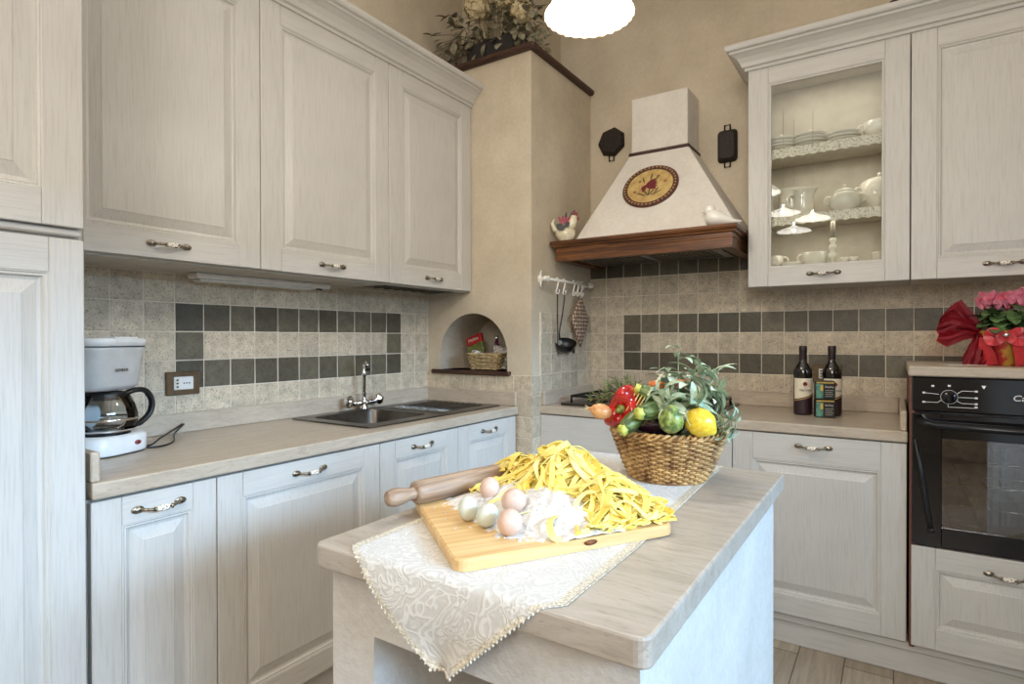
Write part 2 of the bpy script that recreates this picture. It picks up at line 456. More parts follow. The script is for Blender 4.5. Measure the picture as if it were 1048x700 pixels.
# left wall: u runs along -y
m = MB(); oL = .7635
grout(m, (0, 0, 0), (0, -1, 0), (0, 0, 1), CA, 2.49, .87, 1.4375, (1, 0, 0))
for k in range(-2, 18):
    for r in range(-4, 3):
        u0, u1 = max(CA, oL+k*s_t), min(2.49, oL+(k+1)*s_t); v0, v1 = max(.87, zrow(r)), min(1.4375, zrow(r+1))
        dark = 1 <= k <= 11 and (r in (0, -2) or (r == -1 and k in (1, 11)))
        tilequad(m, (0, 0, 0), (0, -1, 0), (0, 0, 1), u0, u1, v0, v1, (1, 0, 0), 1 if dark else 0)
m.build('tiled_backsplash', TM, wall_left)
m = MB(); oR = .763
grout(m, (0, 0, 0), (1, 0, 0), (0, 0, 1), CB, 2.8, .87, 1.4375, (0, -1, 0)); grout(m, (0, 0, 0), (1, 0, 0), (0, 0, 1), CB, 1.579, 1.4375, 1.638, (0, -1, 0))
for k in range(-1, 20):
    for r in range(-4, 4):
        u0, u1 = max(CB, oR+k*s_t), min(2.8 if r < 2 else 1.579, oR+(k+1)*s_t); v0, v1 = max(.87, zrow(r)), zrow(r+1)
        if r == 2 and False: pass
        dark = (r == 3) or (k >= 1 and (r in (0, -2) or (r == -1 and k == 1)))
        if r == 2:
            pass
        tilequad(m, (0, 0, 0), (1, 0, 0), (0, 0, 1), u0, u1, v0, v1, (0, -1, 0), 1 if dark else 0)
m.build('tiled_backsplash', TM, wall_back)
m = MB()   # column front and right side
zc_t = zrow(-2)-.003
grout(m, (0, -CA, 0), (1, 0, 0), (0, 0, 1), 0.0, CB+.0045, 0, zc_t, (0, -1, 0)); grout(m, (CB, 0, 0), (0, -1, 0), (0, 0, 1), .578, CA+.0045, 0, zc_t, (1, 0, 0))
grout(m, (CB, 0, 0), (0, -1, 0), (0, 0, 1), 0, .578, .87, 1.33, (1, 0, 0))
for r in range(-12, -2):
    for k in range(0, 7):
        u1 = CB+.006-k*s_t; u0 = max(0, u1-s_t)
        tilequad(m, (0, -CA, 0), (1, 0, 0), (0, 0, 1), u0, u1, max(0, zrow(r)), min(zc_t, zrow(r+1)), (0, -1, 0), 0)
    tilequad(m, (CB, 0, 0), (0, -1, 0), (0, 0, 1), .578, CA+.006, max(0, zrow(r)), min(zc_t, zrow(r+1)), (1, 0, 0), 0)
for r in range(-4, 1):
    for k in range(6):
        u1 = .578-k*s_t; u0 = max(0.008, u1-s_t)
        tilequad(m, (CB, 0, 0), (0, -1, 0), (0, 0, 1), u0, u1, max(.87, zrow(r)), zrow(r+1), (1, 0, 0), 0)
m.build('tiled_base', TM, col)

# ------------------------------------------------------------------ cabinets
def handle(parent, x, z, yfront, L=.118):
    m = MB(); h = L/2
    for s in (-1, 1):
        m.ell((s*h*.86, -.0025, 0), .015, .004, .0095, 14, 8, mi=0)
        m.ell((s*h*.86, -.006, 0), .010, .003, .0058, 12, 6, mi=0)
        m.tube([(s*h*.80, -.005, 0), (s*h*.66, -.015, -.001), (s*h*.48, -.021, -.002), (s*h*.34, -.024, -.003)], [.0042, .0038, .0036, .0046], 8, 0)
        m.ell((s*h*.33, -.024, -.003), .0045, .0068, .0068, 10, 6, mi=0)
    prof = [(.0035, -h*.33), (.0062, -h*.27), (.0078, -h*.12), (.0082, 0), (.0078, h*.12), (.0062, h*.27), (.0035, h*.33)]
    m.lathe(prof, 12, (0, -.024, -.003), Matrix.Rotation(PI/2, 4, 'Y'), 1)
    return m.build('handle', [M_PEWTER, M_HCER], parent, loc=(x, yfront, z))

def door(parent, x, z, w, h, yb, t=.022, sw=.075, rt=.07, rb=.07, hz=None, hx=None, glass=False, name='door', hasdoor=True):
    """front faces -y. door back plane at y=yb; local origin at lower left back corner"""
    m = MB(); yf = -t
    g = .0007
    m.cbox(0, sw-g, yf, 0, 0, h, .0022, 0); m.cbox(w-sw+g, w, yf, 0, 0, h, .0022, 0)
    m.cbox(sw, w-sw, yf, 0, 0, rb, .0012, 1); m.cbox(sw, w-sw, yf, 0, h-rt, h, .0012, 1)
    m.box(sw-.004, sw+.004, yf+.003, -.001, .003, h-.003, 0); m.box(w-sw-.004, w-sw+.004, yf+.003, -.001, .003, h-.003, 0)
    def rect(d, y): return [(sw+d, y, rb+d), (w-sw-d, y, rb+d), (w-sw-d, y, h-rt-d), (sw+d, y, h-rt-d)]
    if not glass:
        prof = [(-.001, yf+.002), (.002, yf+.001), (.005, yf+.0035), (.009, yf+.003), (.0125, yf+.0095), (.019, yf+.0105), (.046, yf+.0035), (.048, yf+.0022)]
        rings = [rect(d, y) for d, y in prof]
        for i in range(len(rings)-1):
            a, b = rings[i], rings[i+1]
            for j in range(4):
                k = (j+1) % 4
                m.add([a[j], a[k], b[k], b[j]], [(0, 1, 2, 3)], 0 if j in (1, 3) or i < 5 else 0)
        m.add(rings[-1], [(0, 1, 2, 3)], 0)
        m.box(sw-.002, w-sw+.002, -.005, -.002, rb-.002, h-rt+.002, 0)
    else:
        prof = [(-.001, yf+.002), (.002, yf+.001), (.005, yf+.004), (.010, yf+.0045), (.010, -.002)]
        rings = [rect(d, y) for d, y in prof]
        for i in range(len(rings)-1):
            a, b = rings[i], rings[i+1]
            for j in range(4):
                k = (j+1) % 4
                m.add([a[j], a[k], b[k], b[j]], [(0, 1, 2, 3)], 0)
    o = m.build(name, [M_WV, M_WH], parent, loc=(x, yb, z))
    if glass:
        m = MB(); m.box(sw+.004, w-sw-.004, -.010, -.007, rb+.004, h-rt-.004); m.build('glass_pane', M_GLASS, o)
    if hz is not None: handle(o, hx if hx is not None else w/2, hz-z, yf)
    return o

def cabinet(name, label, group, loc, rz, w, d, z0, z1, t=.022, hz=None, hx=None, sw=.075, rt=.07, rb=.07, dz0=None, dz1=None, darkbottom=False, glass=False, dname='door', cat='cabinet'):
    o = thing(name, label, cat, loc, rz, group)
    m = MB(); yb = -(d-t-.004)
    if glass:
        p = .018
        m.box(.001, p, yb, -.001, z0, z1); m.box(w-p, w-.001, yb, -.001, z0, z1)
        m.box(p, w-p, yb, -.001, z0, z0+.072); m.box(p, w-p, yb, -.001, z1-p, z1); m.box(p, w-p, -.012, -.001, z0+.072, z1-p)
    elif darkbottom:
        p = .018
        m.box(.001, p, yb, -.001, z0, z1); m.box(w-p, w-.001, yb, -.001, z0, z1)
        m.box(p, w-p, yb, -.001, z1-p, z1); m.box(p, w-p, -.03, -.001, z0+.03, z1-p)
        m.box(p, w-p, yb, yb+p, z0, z0+.05)
    elif 'sink bowl' in label:
        p = .018
        m.box(.001, p, yb, -.001, z0, z1); m.box(w-p, w-.001, yb, -.001, z0, z1); m.box(p, w-p, yb, -.001, z0, z0+p); m.box(p, w-p, -.02, -.001, z0+p, z1); m.box(p, w-p, yb, yb+p, z1-.06, z1)
    else: m.box(.001, w-.001, yb, -.001, z0, z1)
    m.build('body', M_WB, o)
    if darkbottom:
        m = MB(); m.box(.02, w-.02, yb+.02, -.032, z0+.012, z0+.03); m.build('dish_rack', M_BLACK, o)
        m = MB(); 
        for i in range(9): m.tube([(.03+i*(w-.06)/8, yb+.03, z0+.008), (.03+i*(w-.06)/8, -.04, z0+.008)], .003, 6)
        m.build('rack_wires', M_STEEL, o)
    a = z0 if dz0 is None else dz0; b = z1 if dz1 is None else dz1
    door(o, .0015, a, w-.003, b-a, yb-.004, t, sw, rt, rb, hz, hx, glass, dname)
    return o

RL = PI/2
# left base units (x out of wall, y along)
LB = [(-2.478, .300, 'narrow white base cabinet on the left next to the tall cabinet'),
      (-2.178, .603, 'wide white base cabinet under the worktop between narrow door and sink'),
      (-1.575, .449, 'white base cabinet under the sink bowl'),
      (-1.126, .447, 'white base cabinet under the sink drainer beside the tiled column')]
for i, (y, w, lab) in enumerate(LB):
    cabinet('base_cabinet', lab, 'base cabinets along the left wall', (0, y, 0), RL, w, .587, .12, .828, hz=.786, hx=None, dz0=.125, dz1=.824, sw=.075 if w > .31 else .065, rt=.068, rb=.07)
m = MB(); m.cbox(.0, .545, -2.478, -.665, .0, .115, .003); 
tag(m.build('plinth', M_WH), 'white plinth board under the left base cabinets', 'plinth')
# tall cabinet
o = thing('tall_cabinet', 'tall white two-door cabinet at the left edge of the picture', 'cabinet', (0, -3.10, 0), RL)
m = MB(); m.box(0, .608, -.572, -.001, .1, 2.384); m.box(.02, .59, -.54, -.02, 0, .1); m.build('body', M_WB, o)
door(o, .002, .12, .606, 1.303, -.577, .024, .066, .075, .075, hz=.9, hx=.08)
m = MB(); m.cbox(0, .608, -.590, -.57, 1.432, 1.448, .004); m.build('middle_rail', M_WH, o)
door(o, .002, 1.450, .606, .933, -.577, .024, .078, .075, .075, hz=1.9, hx=.08)
# left wall cupboards
UL = [(-2.464, .610, 'white wall cabinet nearest the tall cabinet, above the coffee maker', False),
      (-1.854, .611, 'middle white wall cabinet on the left wall, over the strip light', False),
      (-1.243, .583, 'white wall cabinet beside the plaster column, above the sink drainer', True)]
for (y, w, lab, dk) in UL:
    cabinet('wall_cabinet', lab, 'wall cabinets along the left wall', (0, y, 0), RL, w, .303, 1.436, 2.392, hz=1.484, sw=.08, rt=.075, rb=.075, darkbottom=dk, dz0=1.442 if True else None)
CP = [(.0, 2.386), (.012, 2.386), (.012, 2.398), (.022, 2.402), (.028, 2.418), (.040, 2.436), (.058, 2.450), (.066, 2.453), (.066, 2.462), (.078, 2.466), (.082, 2.474), (.082, 2.488), (.0, 2.488)]
m = MB(); m.loft([[(.300+a, y, z) for a, z in CP] for y in (-3.10, -.6575)], True, True, True, 0, False)
m.box(.28, .302, -3.1, -.6575, 2.394, 2.486)
tag(m.build('crown_moulding', M_WH), 'stepped white cornice along the top of the left wall cabinets', 'cornice')
# under cabinet light
o = thing('strip_light', 'slim white strip light under the left wall cabinets', 'light fixture', (.07, -1.675, 1.415))
m = MB(); m.cbox(-.04, .03, -.29, .29, .0, .021, .006); m.build('housing', M_WPL, o)
m = MB(); m.cbox(-.034, .024, -.275, .2, -.010, .001, .004); m.build('diffuser', pm('frosted_cover', S(214, 208, 198), .3), o)
m = MB(); m.cbox(-.012, .006, .24, .262, -.006, .001, .002); m.build('switch', M_BLACK, o)

# right base units
o = thing('base_cabinet', 'white base cabinet with a plain flat front under the gas hob', 'cabinet', (.668, 0, 0))
m = MB(); m.box(.001, .906, -.557, -.001, .12, .828); m.build('body', M_WB, o)
m = MB(); m.cbox(.0015, .9055, -.583, -.559, .125, .826, .0022); m.build('front_panel', M_WH, o)
cabinet('base_cabinet', 'white base cabinet under the wine bottles, beside the oven', None, (1.575, 0, 0), 0, .592, .583, .12, .828, hz=.786, rt=.105, rb=.075, sw=.078, dz0=.125, dz1=.826)
m = MB(); m.cbox(.668, 2.78, -.556, -.0, .0, .088, .003); m.cbox(.668, 2.78, -.566, -.5, .088, .119, .004)
tag(m.build('plinth', M_WH), 'white plinth board under the back cabinets and oven', 'plinth')
# right uppers
gc = cabinet('glass_cabinet', 'white wall cabinet with a glazed door showing crockery', None, (1.579, 0, 0), 0, .600, .304, 1.427, 2.392, hz=1.473, sw=.083, rt=.078, rb=.078, glass=True)
for z in (1.735, 2.030):
    m = MB(); m.cbox(.019, .581, -.265, -.013, z-.018, z, .002); m.build('shelf', M_WB, gc)
cabinet('wall_cabinet', 'white wall cabinet with a solid door above the oven', None, (2.180, 0, 0), 0, .600, .304, 1.427, 2.392, hz=1.474, hx=.283, sw=.083, rt=.078, rb=.078)
m = MB()
rings = [[(1.579-a, -.001, z) for a, z in CP], [(1.579-a, -.302-a, z) for a, z in CP], [(2.80, -.302-a, z) for a, z in CP]]
m.loft(rings, True, True, True, 0, False)
tag(m.build('crown_moulding', M_WH), 'stepped white cornice on top of the glazed cabinet, right side', 'cornice')

# lace shelf edgings
def lace(lab, z, y, x0=1.60, x1=2.158, h=.046):
    m = MB(); n = 112; top = []; bot = []
    per = .02
    for i in range(n+1):
        x = x0+(x1-x0)*i/n; yy = y-.0015*math.sin(i*.8)
        top.append((x, yy, z)); bot.append((x, yy-.002, z-h+.006*abs(math.sin(PI*(x-x0)/per*.5+.2))))
    m.loft([top, bot], False, False, False, 0, False)
    m.loft([[(p[0], p[1]-.001, p[2]) for p in top], [(p[0], y+.05, p[2]+.0005) for p in top]], False, False, False, 0, False)
    return tag(m.build('lace_edging', M_LACE, recalc=False), lab, 'shelf edging', 'lace shelf edgings')
lace('white scalloped lace edging on the upper shelf of the glazed cabinet', 2.0315, -.2675)
lace('white scalloped lace edging on the lower shelf of the glazed cabinet', 1.7365, -.2675)

# ------------------------------------------------------------------ worktops
# sink hole
hx0, hx1, hy0, hy1 = .085, .475, -1.535, -1.125
o = thing('worktop', 'beige travertine worktop with upstand along the left wall', 'worktop', (0, 0, 0))
m = MB(); z0, z1 = .831, .870
m.box(0, hx0, -2.476, -.665, z0, z1); m.box(hx1, .594, -2.476, -.665, z0, z1); m.box(hx0, hx1, -2.476, hy0, z0, z1); m.box(hx0, hx1, hy1, -.665, z0, z1)
bm_o = m.build('slab', M_TRAV, o)
bm = bmesh.new(); bm.from_mesh(bm_o.data); bmesh.ops.remove_doubles(bm, verts=bm.verts, dist=1e-5)
bad = [f for f in bm.faces if not f.is_valid]
seen = {}
for f in bm.faces: seen.setdefault(tuple(round(c, 5) for c in f.calc_center_median()), []).append(f)
bmesh.ops.delete(bm, geom=[f for l in seen.values() if len(l) > 1 for f in l], context='FACES_ONLY')
bm.to_mesh(bm_o.data); bm.free()
b = bm_o.modifiers.new('bevel', 'BEVEL'); b.width = .004; b.segments = 2; b.limit_method = 'ANGLE'; b.angle_limit = .6
m = MB(); m.cbox(.009, .029, -2.455, -.6655, .8705, .940, .003); m.build('upstand', M_TRAV, o)
m = MB(); m.cbox(.029, .588, -.685, -.6655, .8705, .940, .003); m.build('upstand', M_TRAVX, o)
m = MB(); m.cbox(.012, .585, -2.476, -2.456, .8705, .940, .003); m.build('upstand', M_TRAVX, o)
o = thing('worktop', 'beige travertine worktop with upstand along the back wall', 'worktop', (0, 0, 0))
m = MB(); m.cbox(.6695, 2.168, -.590, -.008, .831, .870, .004); m.build('slab', M_TRAVX, o)
m = MB(); m.cbox(.690, 2.145, -.029, -.009, .8705, .940, .003); m.build('upstand', M_TRAVX, o)
m = MB(); m.cbox(.671, .690, -.575, -.009, .8705, .940, .003); m.build('upstand', M_TRAV, o)
m = MB(); m.cbox(2.146, 2.166, -.56, -.009, .8705, .940, .003); m.build('upstand', M_TRAV, o)

# ------------------------------------------------------------------ sink + tap
o = thing('sink', 'dark stainless steel inset sink with ribbed drainer', 'sink', (0, 0, .870))
m = MB()
def rr(x0, x1, y0, y1, r, z, n=5):
    pts = []
    for (cx, cy, a0) in ((x1-r, y1-r, 0), (x0+r, y1-r, PI/2), (x0+r, y0+r, PI), (x1-r, y0+r, 1.5*PI)):
        for i in range(n+1): pts.append((cx+r*math.cos(a0+PI/2*i/n), cy+r*math.sin(a0+PI/2*i/n), z))
    return pts
sx0, sx1, sy0, sy1 = .055, .522, -1.565, -.705
bw = (.11, .455, -1.51, -1.15)
m.loft([rr(sx0, sx1, sy0, sy1, .02, .001), rr(sx0+.004, sx1-.004, sy0+.004, sy1-.004, .02, .006)], True, False, False)
# deck: strips around bowl
dz = .006
def deck(x0, x1, y0, y1): m.add([(x0, y0, dz), (x1, y0, dz), (x1, y1, dz), (x0, y1, dz)], [(0, 1, 2, 3)])
a0, a1, b0, b1 = sx0+.004, sx1-.004, sy0+.004, sy1-.004
outer = rr(a0, a1, b0, -1.10, .02, dz); inner = rr(bw[0], bw[1], bw[2], bw[3], .05, dz)
m.loft([outer, inner], True, False, False, 0, False)
m.loft([inner, rr(bw[0]+.004, bw[1]-.004, bw[2]+.004, bw[3]-.004, .05, -.004), rr(bw[0]+.012, bw[1]-.012, bw[2]+.012, bw[3]-.012, .05, -.12), rr(bw[0]+.04, bw[1]-.04, bw[2]+.04, bw[3]-.04, .04, -.145)], True, False, True)
deck(a0, a1, -1.12, b1)
m.build('basin', M_SINK, o, recalc=False)
m = MB()
for i in range(9):
    x = .15+i*.036; m.tube([(x, -1.08, .0065), (x, -.76, .0065)], .004, 6)
m.build('drainer_ribs', M_SINK, o)
m = MB(); m.lathe([(.036, 0), (.036, .004), (.02, .003)], 20, (.28, -1.33, -.144)); m.build('drain_plug', M_CHROME, o)
o = thing('mixer_tap', 'chrome two-handled mixer tap behind the sink bowl', 'tap', (.085, -1.19, .876))
m = MB(); m.lathe([(.022, 0), (.022, .008), (.016, .014), (.014, .04), (.011, .05)], 16)
m.tube([(0, -.06, .03), (0, .06, .03)], .012, 12); m.build('base', M_CHROME, o)
m = MB(); m.lathe([(.009, .04), (.0085, .15), (.012, .155), (.012, .175), (.009, .18), (.0075, .205)], 14)
m.tube(smooth([(0, 0, .185), (.0, 0, .205), (.02, -.012, .216), (.07, -.05, .214), (.10, -.07, .205)]), .007, 10); m.build('spout', M_CHROME, o)
m = MB(); m.lathe([(.010, 0), (.010, .022)], 12, (.10, -.07, .184)); m.build('aerator', M_BLACK, o)
for s in (-1, 1):
    m = MB(); m.M = T(0, s*.075, .036) @ Matrix.Rotation(-s*PI/2.6, 4, 'X')
    m.lathe([(.010, -.02), (.012, 0), (.022, .004), (.026, .014), (.024, .026), (.014, .034), (.006, .036)], 24, fn=lambda r, z, a: (r*(1+.10*math.cos(a*5)) if z > .002 else r, z))
    m.build('tap_handle', M_CHROME, o)

# ------------------------------------------------------------------ oven tower
o = thing('oven_unit', 'white oven housing with drawer and a beige stone top', 'cabinet', (2.173, 0, 0))
m = MB(); m.box(.0, .016, -.596, -.012, .12, 1.066); m.box(.584, .60, -.576, -.012, .12, 1.066); m.box(.016, .584, -.57, -.012, .12, .485); m.box(.016, .584, -.03, -.012, .485, 1.066)
m.build('body', [pm('raw_side_edge', S(104, 62, 46), .6)], o)
door(o, .006, .128, .592, .350, -.578, .022, .07, .072, .07, hz=.424, hx=.262, name='drawer')
m = MB(); m.cbox(-.004, .61, -.606, -.012, 1.068, 1.102, .004); m.build('stone_top', M_TRAVX, o)
ov = thing('oven', 'black built-in oven with smoked glass door', 'oven', (2.190, 0, 0))
m = MB(); w = .568
m.box(.0, w, -.56, -.05, .486, .50); m.box(0, w, -.56, -.05, 1.045, 1.062); m.box(0, .04, -.56, -.05, .5, 1.045); m.box(w-.04, w, -.56, -.05, .5, 1.045); m.box(0, w, -.06, -.05, .5, 1.045)
m.box(.04, w-.04, -.56, -.05, .90, 1.045)
m.build('cavity', pm('oven_enamel', S(150, 148, 150), .4, c2=S(110, 108, 112), ns=30), ov)
m = MB(); m.cbox(-.010, w+.012, -.600, -.562, .947, 1.066, .004); pnl = m.build('control_panel', M_BLKGL, ov)
# door frame
m = MB(); y0, y1 = -.602, -.566
m.cbox(-.010, .075, y0, y1, .485, .940, .003); m.cbox(w-.075, w+.012, y0, y1, .485, .940, .003); m.box(.075, w-.075, y0+.001, y1, .487, .552); m.box(.075, w-.075, y0+.001, y1, .858, .938)
odr = m.build('door', M_BLKGL, ov)
m = MB(); m.box(.075, w-.075, -.598, -.594, .550, .860); m.build('window_glass', M_OVGL, odr)
m = MB(); m.tube([(.015, -.60, .925), (.022, -.635, .915), (.05, -.650, .908), (.25, -.652, .906), (w-.05, -.650, .908), (w-.022, -.635, .915), (w-.015, -.60, .925)], .018, 10, flat=.7)
m.build('handle', pm('handle_satin_black', S(34, 34, 38), .22, .5), odr)
m = MB()
m.tube([(-.001, -.604, .85), (.02, -.604, .72), (.035, -.605, .60), (.045, -.606, .545)], [.006, .008, .009, .007], 8); m.ell((.046, -.607, .54), .012, .006, .010); m.ell((.0, -.604, .84), .008, .005, .007)
m.build('door_trim', M_BLACK, odr)
for z in (.62, .695, .775):
    m = MB(); th = .0022 if z == .695 else .0014
    m.tube([(.045, -.54, z), (w-.045, -.54, z)], th*1.3, 6)
    m.tube([(.045, -.12, z), (w-.045, -.12, z)], th, 6)
    for i in range(13): m.tube([(.06+i*.0373, -.54, z), (.06+i*.0373, -.12, z)], .0011, 5)
    if z == .695:
        m.tube([(.13, -.54, z), (.13, -.54, z+.026), (.14, -.54, z+.033), (w-.14, -.54, z+.033), (w-.13, -.54, z+.026), (w-.13, -.54, z)], .0022, 6)
    m.build('rack', M_CHROME, ov)
m = MB(); m.cbox(.06, w-.06, -.5, -.1, .53, .56, .01); m.build('tray', pm('grey_tray', S(120, 116, 112), .4, .5), ov)
# knob and print
kx = 2.284-2.190; kz = 1.0
m = MB(); m.lathe([(.021, 0), (.020, .012), (.017, .018)], 24, (kx, -.600, kz), Matrix.Rotation(PI/2, 4, 'X')); m.cbox(kx-.005, kx+.005, -.628, -.614, kz-.019, kz+.019, .003)
m.build('knob', M_BLKGL, pnl)
m = MB(); yy = -.6006
def bar(x0, z0, x1, z1, t=.0016):
    dx, dz_ = x1-x0, z1-z0; L = math.hypot(dx, dz_); nx, nz = -dz_/L*t/2, dx/L*t/2
    m.add([(x0+nx, yy, z0+nz), (x1+nx, yy, z1+nz), (x1-nx, yy, z1-nz), (x0-nx, yy, z0-nz)], [(0, 1, 2, 3)])
for a in (-1, 1):
    pass
bar(kx-.07, kz+.012, kx-.028, kz+.008); bar(kx-.07, kz-.02, kx-.032, kz-.02); bar(kx-.032, kz-.02, kx-.022, kz-.012)
bar(kx+.022, kz+.012, kx+.034, kz+.022); bar(kx+.034, kz+.022, kx+.07, kz+.022); bar(kx+.026, kz, kx+.07, kz); bar(kx+.02, kz-.012, kx+.034, kz-.02); bar(kx+.034, kz-.02, kx+.07, kz-.02)
bar(kx-.003, kz-.024, kx-.003, kz-.034); bar(kx-.003, kz-.034, kx+.07, kz-.034)
for (x, z) in ((-.07, .012), (-.07, -.02), (.072, .022), (.072, 0), (.072, -.02), (.072, -.031), (-.045, .036), (0, .038)):
    m.add([(kx+x-.004, yy, kz+z-.003), (kx+x+.004, yy, kz+z-.003), (kx+x+.004, yy, kz+z+.003), (kx+x-.004, yy, kz+z+.003)], [(0, 1, 2, 3)])

for i in range(24): bar(kx+.0235*math.cos(2*PI*i/24), kz+.0235*math.sin(2*PI*i/24), kx+.0235*math.cos(2*PI*(i+1)/24), kz+.0235*math.sin(2*PI*(i+1)/24), .001)
m.build('dial_print', M_TXTW, pnl, recalc=False)
m = MB(); m.add([(kx+.085, yy, kz+.042), (kx+.098, yy, kz+.042), (kx+.0915, yy, kz+.030)], [(0, 1, 2)]); m.build('indicator_mark', M_TXTW, pnl, recalc=False)
text('Candy', .027, M_TXTW, 'lettering', pnl, (.298, -.6008, 1.004), (PI/2, 0, 0), sx=1.15, shear=.15)

# ------------------------------------------------------------------ hood
o = thing('cooker_hood', 'white chimney cooker hood with chestnut wood beam', 'cooker hood', (0, 0, 0))
m = MB(); m.loft([[(.775, -.425, 1.688), (1.560, -.425, 1.688), (1.560, -.009, 1.688), (.775, -.009, 1.688)], [(.985, -.205, 2.140), (1.284, -.205, 2.140), (1.284, -.009, 2.140), (.985, -.009, 2.140)]], True, True, True, 0, False)
M_HOOD = plaster('hood_white', (226, 219, 208), (214, 206, 194), 6, .15)
m.build('canopy', M_HOOD, o, bevel=.004)
m = MB(); m.cbox(.990, 1.280, -.200, -.009, 2.150, 2.430, .004); m.build('chimney', M_HOOD, o)
m = MB(); m.cbox(.978, 1.291, -.212, -.009, 2.134, 2.152, .005); m.build('chimney_trim', M_TRIM, o)
m = MB(); 
BP = [(.0, 1.588), (.0, 1.630), (.004, 1.633), (.004, 1.638), (.0, 1.641), (.0, 1.652), (.010, 1.656), (.012, 1.662), (.022, 1.668), (.026, 1.676), (.022, 1.686), (-.05, 1.688), (-.05, 1.588)]
rings = [[(.700-min(a, .02), -.009, z) for a, z in BP], [(.700-min(a, .024), -.478-a, z) for a, z in BP], [(1.552+min(a, .024), -.478-a, z) for a, z in BP], [(1.552+min(a, .024), -.009, z) for a, z in BP]]
for a in range(3):
    m.loft([rings[a], rings[a+1]], True, True, True, 0, False)
m.build('wood_beam', M_BEAM, o)
m = MB(); m.box(.715, 1.54, -.46, -.02, 1.655, 1.66); m.box(.76, 1.47, -.40, -.06, 1.600, 1.655); m.build('filter_housing', pm('hood_inside', S(150, 146, 138), .4, .4), o)
for i in range(2):
    m = MB()
    for k in range(14): m.box(.79+i*.34+k*.022, .80+i*.34+k*.022, -.36, -.10, 1.594, 1.601)
    m.build('grease_filter', M_STEEL, o)

# plaque on the hood slope
n_ = Vector((0, -.9003, .4353)); s_ = Vector((0, .4353, .9003))
Mpl = Matrix(((1, 0, n_.x, 1.128), (0, s_.y, n_.y, -.3005), (0, s_.z, n_.z, 1.9400), (0, 0, 0, 1)))
o = thing('oval_plaque', 'oval plaque with a painted flower and dark red rim on the hood', 'plaque', (0, 0, 0)); o.matrix_world = Mpl
m = MB(); n = 56
def el(rx, ry, z): return [(rx*math.cos(2*PI*i/n), ry*math.sin(2*PI*i/n), z) for i in range(n)]
m.loft([el(.140, .124, .001), el(.141, .125, .006), el(.136, .120, .012), el(.116, .100, .012), el(.114, .098, .009)], True, True, True, 0, False)
fr = m.build('rim', pm('plaque_rim', S(104, 62, 44), .5, c2=S(62, 34, 28), ns=60), o)
m = MB()
for i in range(40):
    a = 2*PI*i/40; m.ell((.127*math.cos(a), .111*math.sin(a), .0125), .0045, .0045, .002, 6, 4)
m.build('bead_pattern', pm('plaque_bead', S(196, 160, 104), .5), fr)
m = MB(); m.loft([el(.115, .099, .0095), el(.0001, .0001, .0098)], True, False, False, 0, False)
m.build('painted_ground', pm('plaque_gold', S(206, 176, 112), .5, c2=S(176, 142, 82), ns=30), o)
m = MB(); z = .011
def petal(cx, cy, L, W, a, mi):
    m.leaf((cx, cy, z), (math.cos(a), math.sin(a), 0), (0, 0, 1), L, W, 0, .05, mi)
for a in (-.25, .0, .3, .55, .8): petal(-.022, .0, .062, .022, a-.1, 0)
petal(-.022, .004, .03, .02, -2.2, 0); petal(-.02, -.005, .034, .018, -1.9, 0)
for (x, y, L, a) in ((.0, -.06, .05, .9), (.0, -.06, .045, 2.2), (.0, -.062, .06, 1.5), (-.01, -.06, .06, 2.7), (.012, -.06, .06, .45), (.03, -.045, .035, 1.0), (-.03, .02, .04, 1.9), (0, .03, .05, 1.5), (.025, .03, .035, 1.1)): petal(x, y, L, .008, a, 1)
for (x, y) in ((-.055, .032), (.035, .052), (.075, .015), (-.072, -.028)):
    for k in range(5): petal(x, y, .010, .007, k*2*PI/5, 2)
m.build('flower_painting', [pm('paint_red', S(112, 30, 34), .5), pm('paint_green', S(92, 82, 46), .5), pm('paint_ochre', S(150, 100, 62), .5)], o)

# cast iron moulds on the wall
def iron(name, lab, x, z, kind):
    o = thing(name, lab, 'wall ornament', (x, -.001, z))
    m = MB()
    if kind == 0:
        n = 7
        def ng(r, y, k=n): return [(r*math.sin(2*PI*i/k+.2), y, r*math.cos(2*PI*i/k+.2)) for i in range(k)]
        m.loft([ng(.078, 0), ng(.085, -.006), ng(.080, -.012), ng(.070, -.030), ng(.062, -.034), ng(.030, -.034)], True, True, True, 0, False)
        m.build('pan', M_IRON, o, bevel=.003)
        m = MB(); m.tube([(-.014, -.008, -.076), (-.014, -.010, -.104), (.014, -.010, -.104), (.014, -.008, -.076)], .0045, 8); m.build('handle', M_IRON, o)
    else:
        def rct(sx, sz, y, r=.02):
            return [(p[0], y, p[1]) for p in rr(-sx, sx, -sz, sz, r, 0, 4)]
        m.loft([rct(.046, .078, 0), rct(.049, .082, -.006), rct(.044, .077, -.012), rct(.036, .066, -.032), rct(.024, .052, -.032)], True, True, True, 0, False)
        m.build('pan', M_IRON, o, bevel=.002)
        for s in (-1, 1):
            m = MB(); m.tube([(-.014, -.008, s*.076), (-.013, -.010, s*.105), (.013, -.010, s*.105), (.014, -.008, s*.076)], .0045, 8); m.build('handle', M_IRON, o)
    return o
iron('iron_pan', 'small dark many-sided cast iron pan hung left of the hood chimney', .797, 2.30, 0)
iron('iron_pan', 'small dark oblong cast iron pan hung right of the hood chimney', 1.423, 2.165, 1)

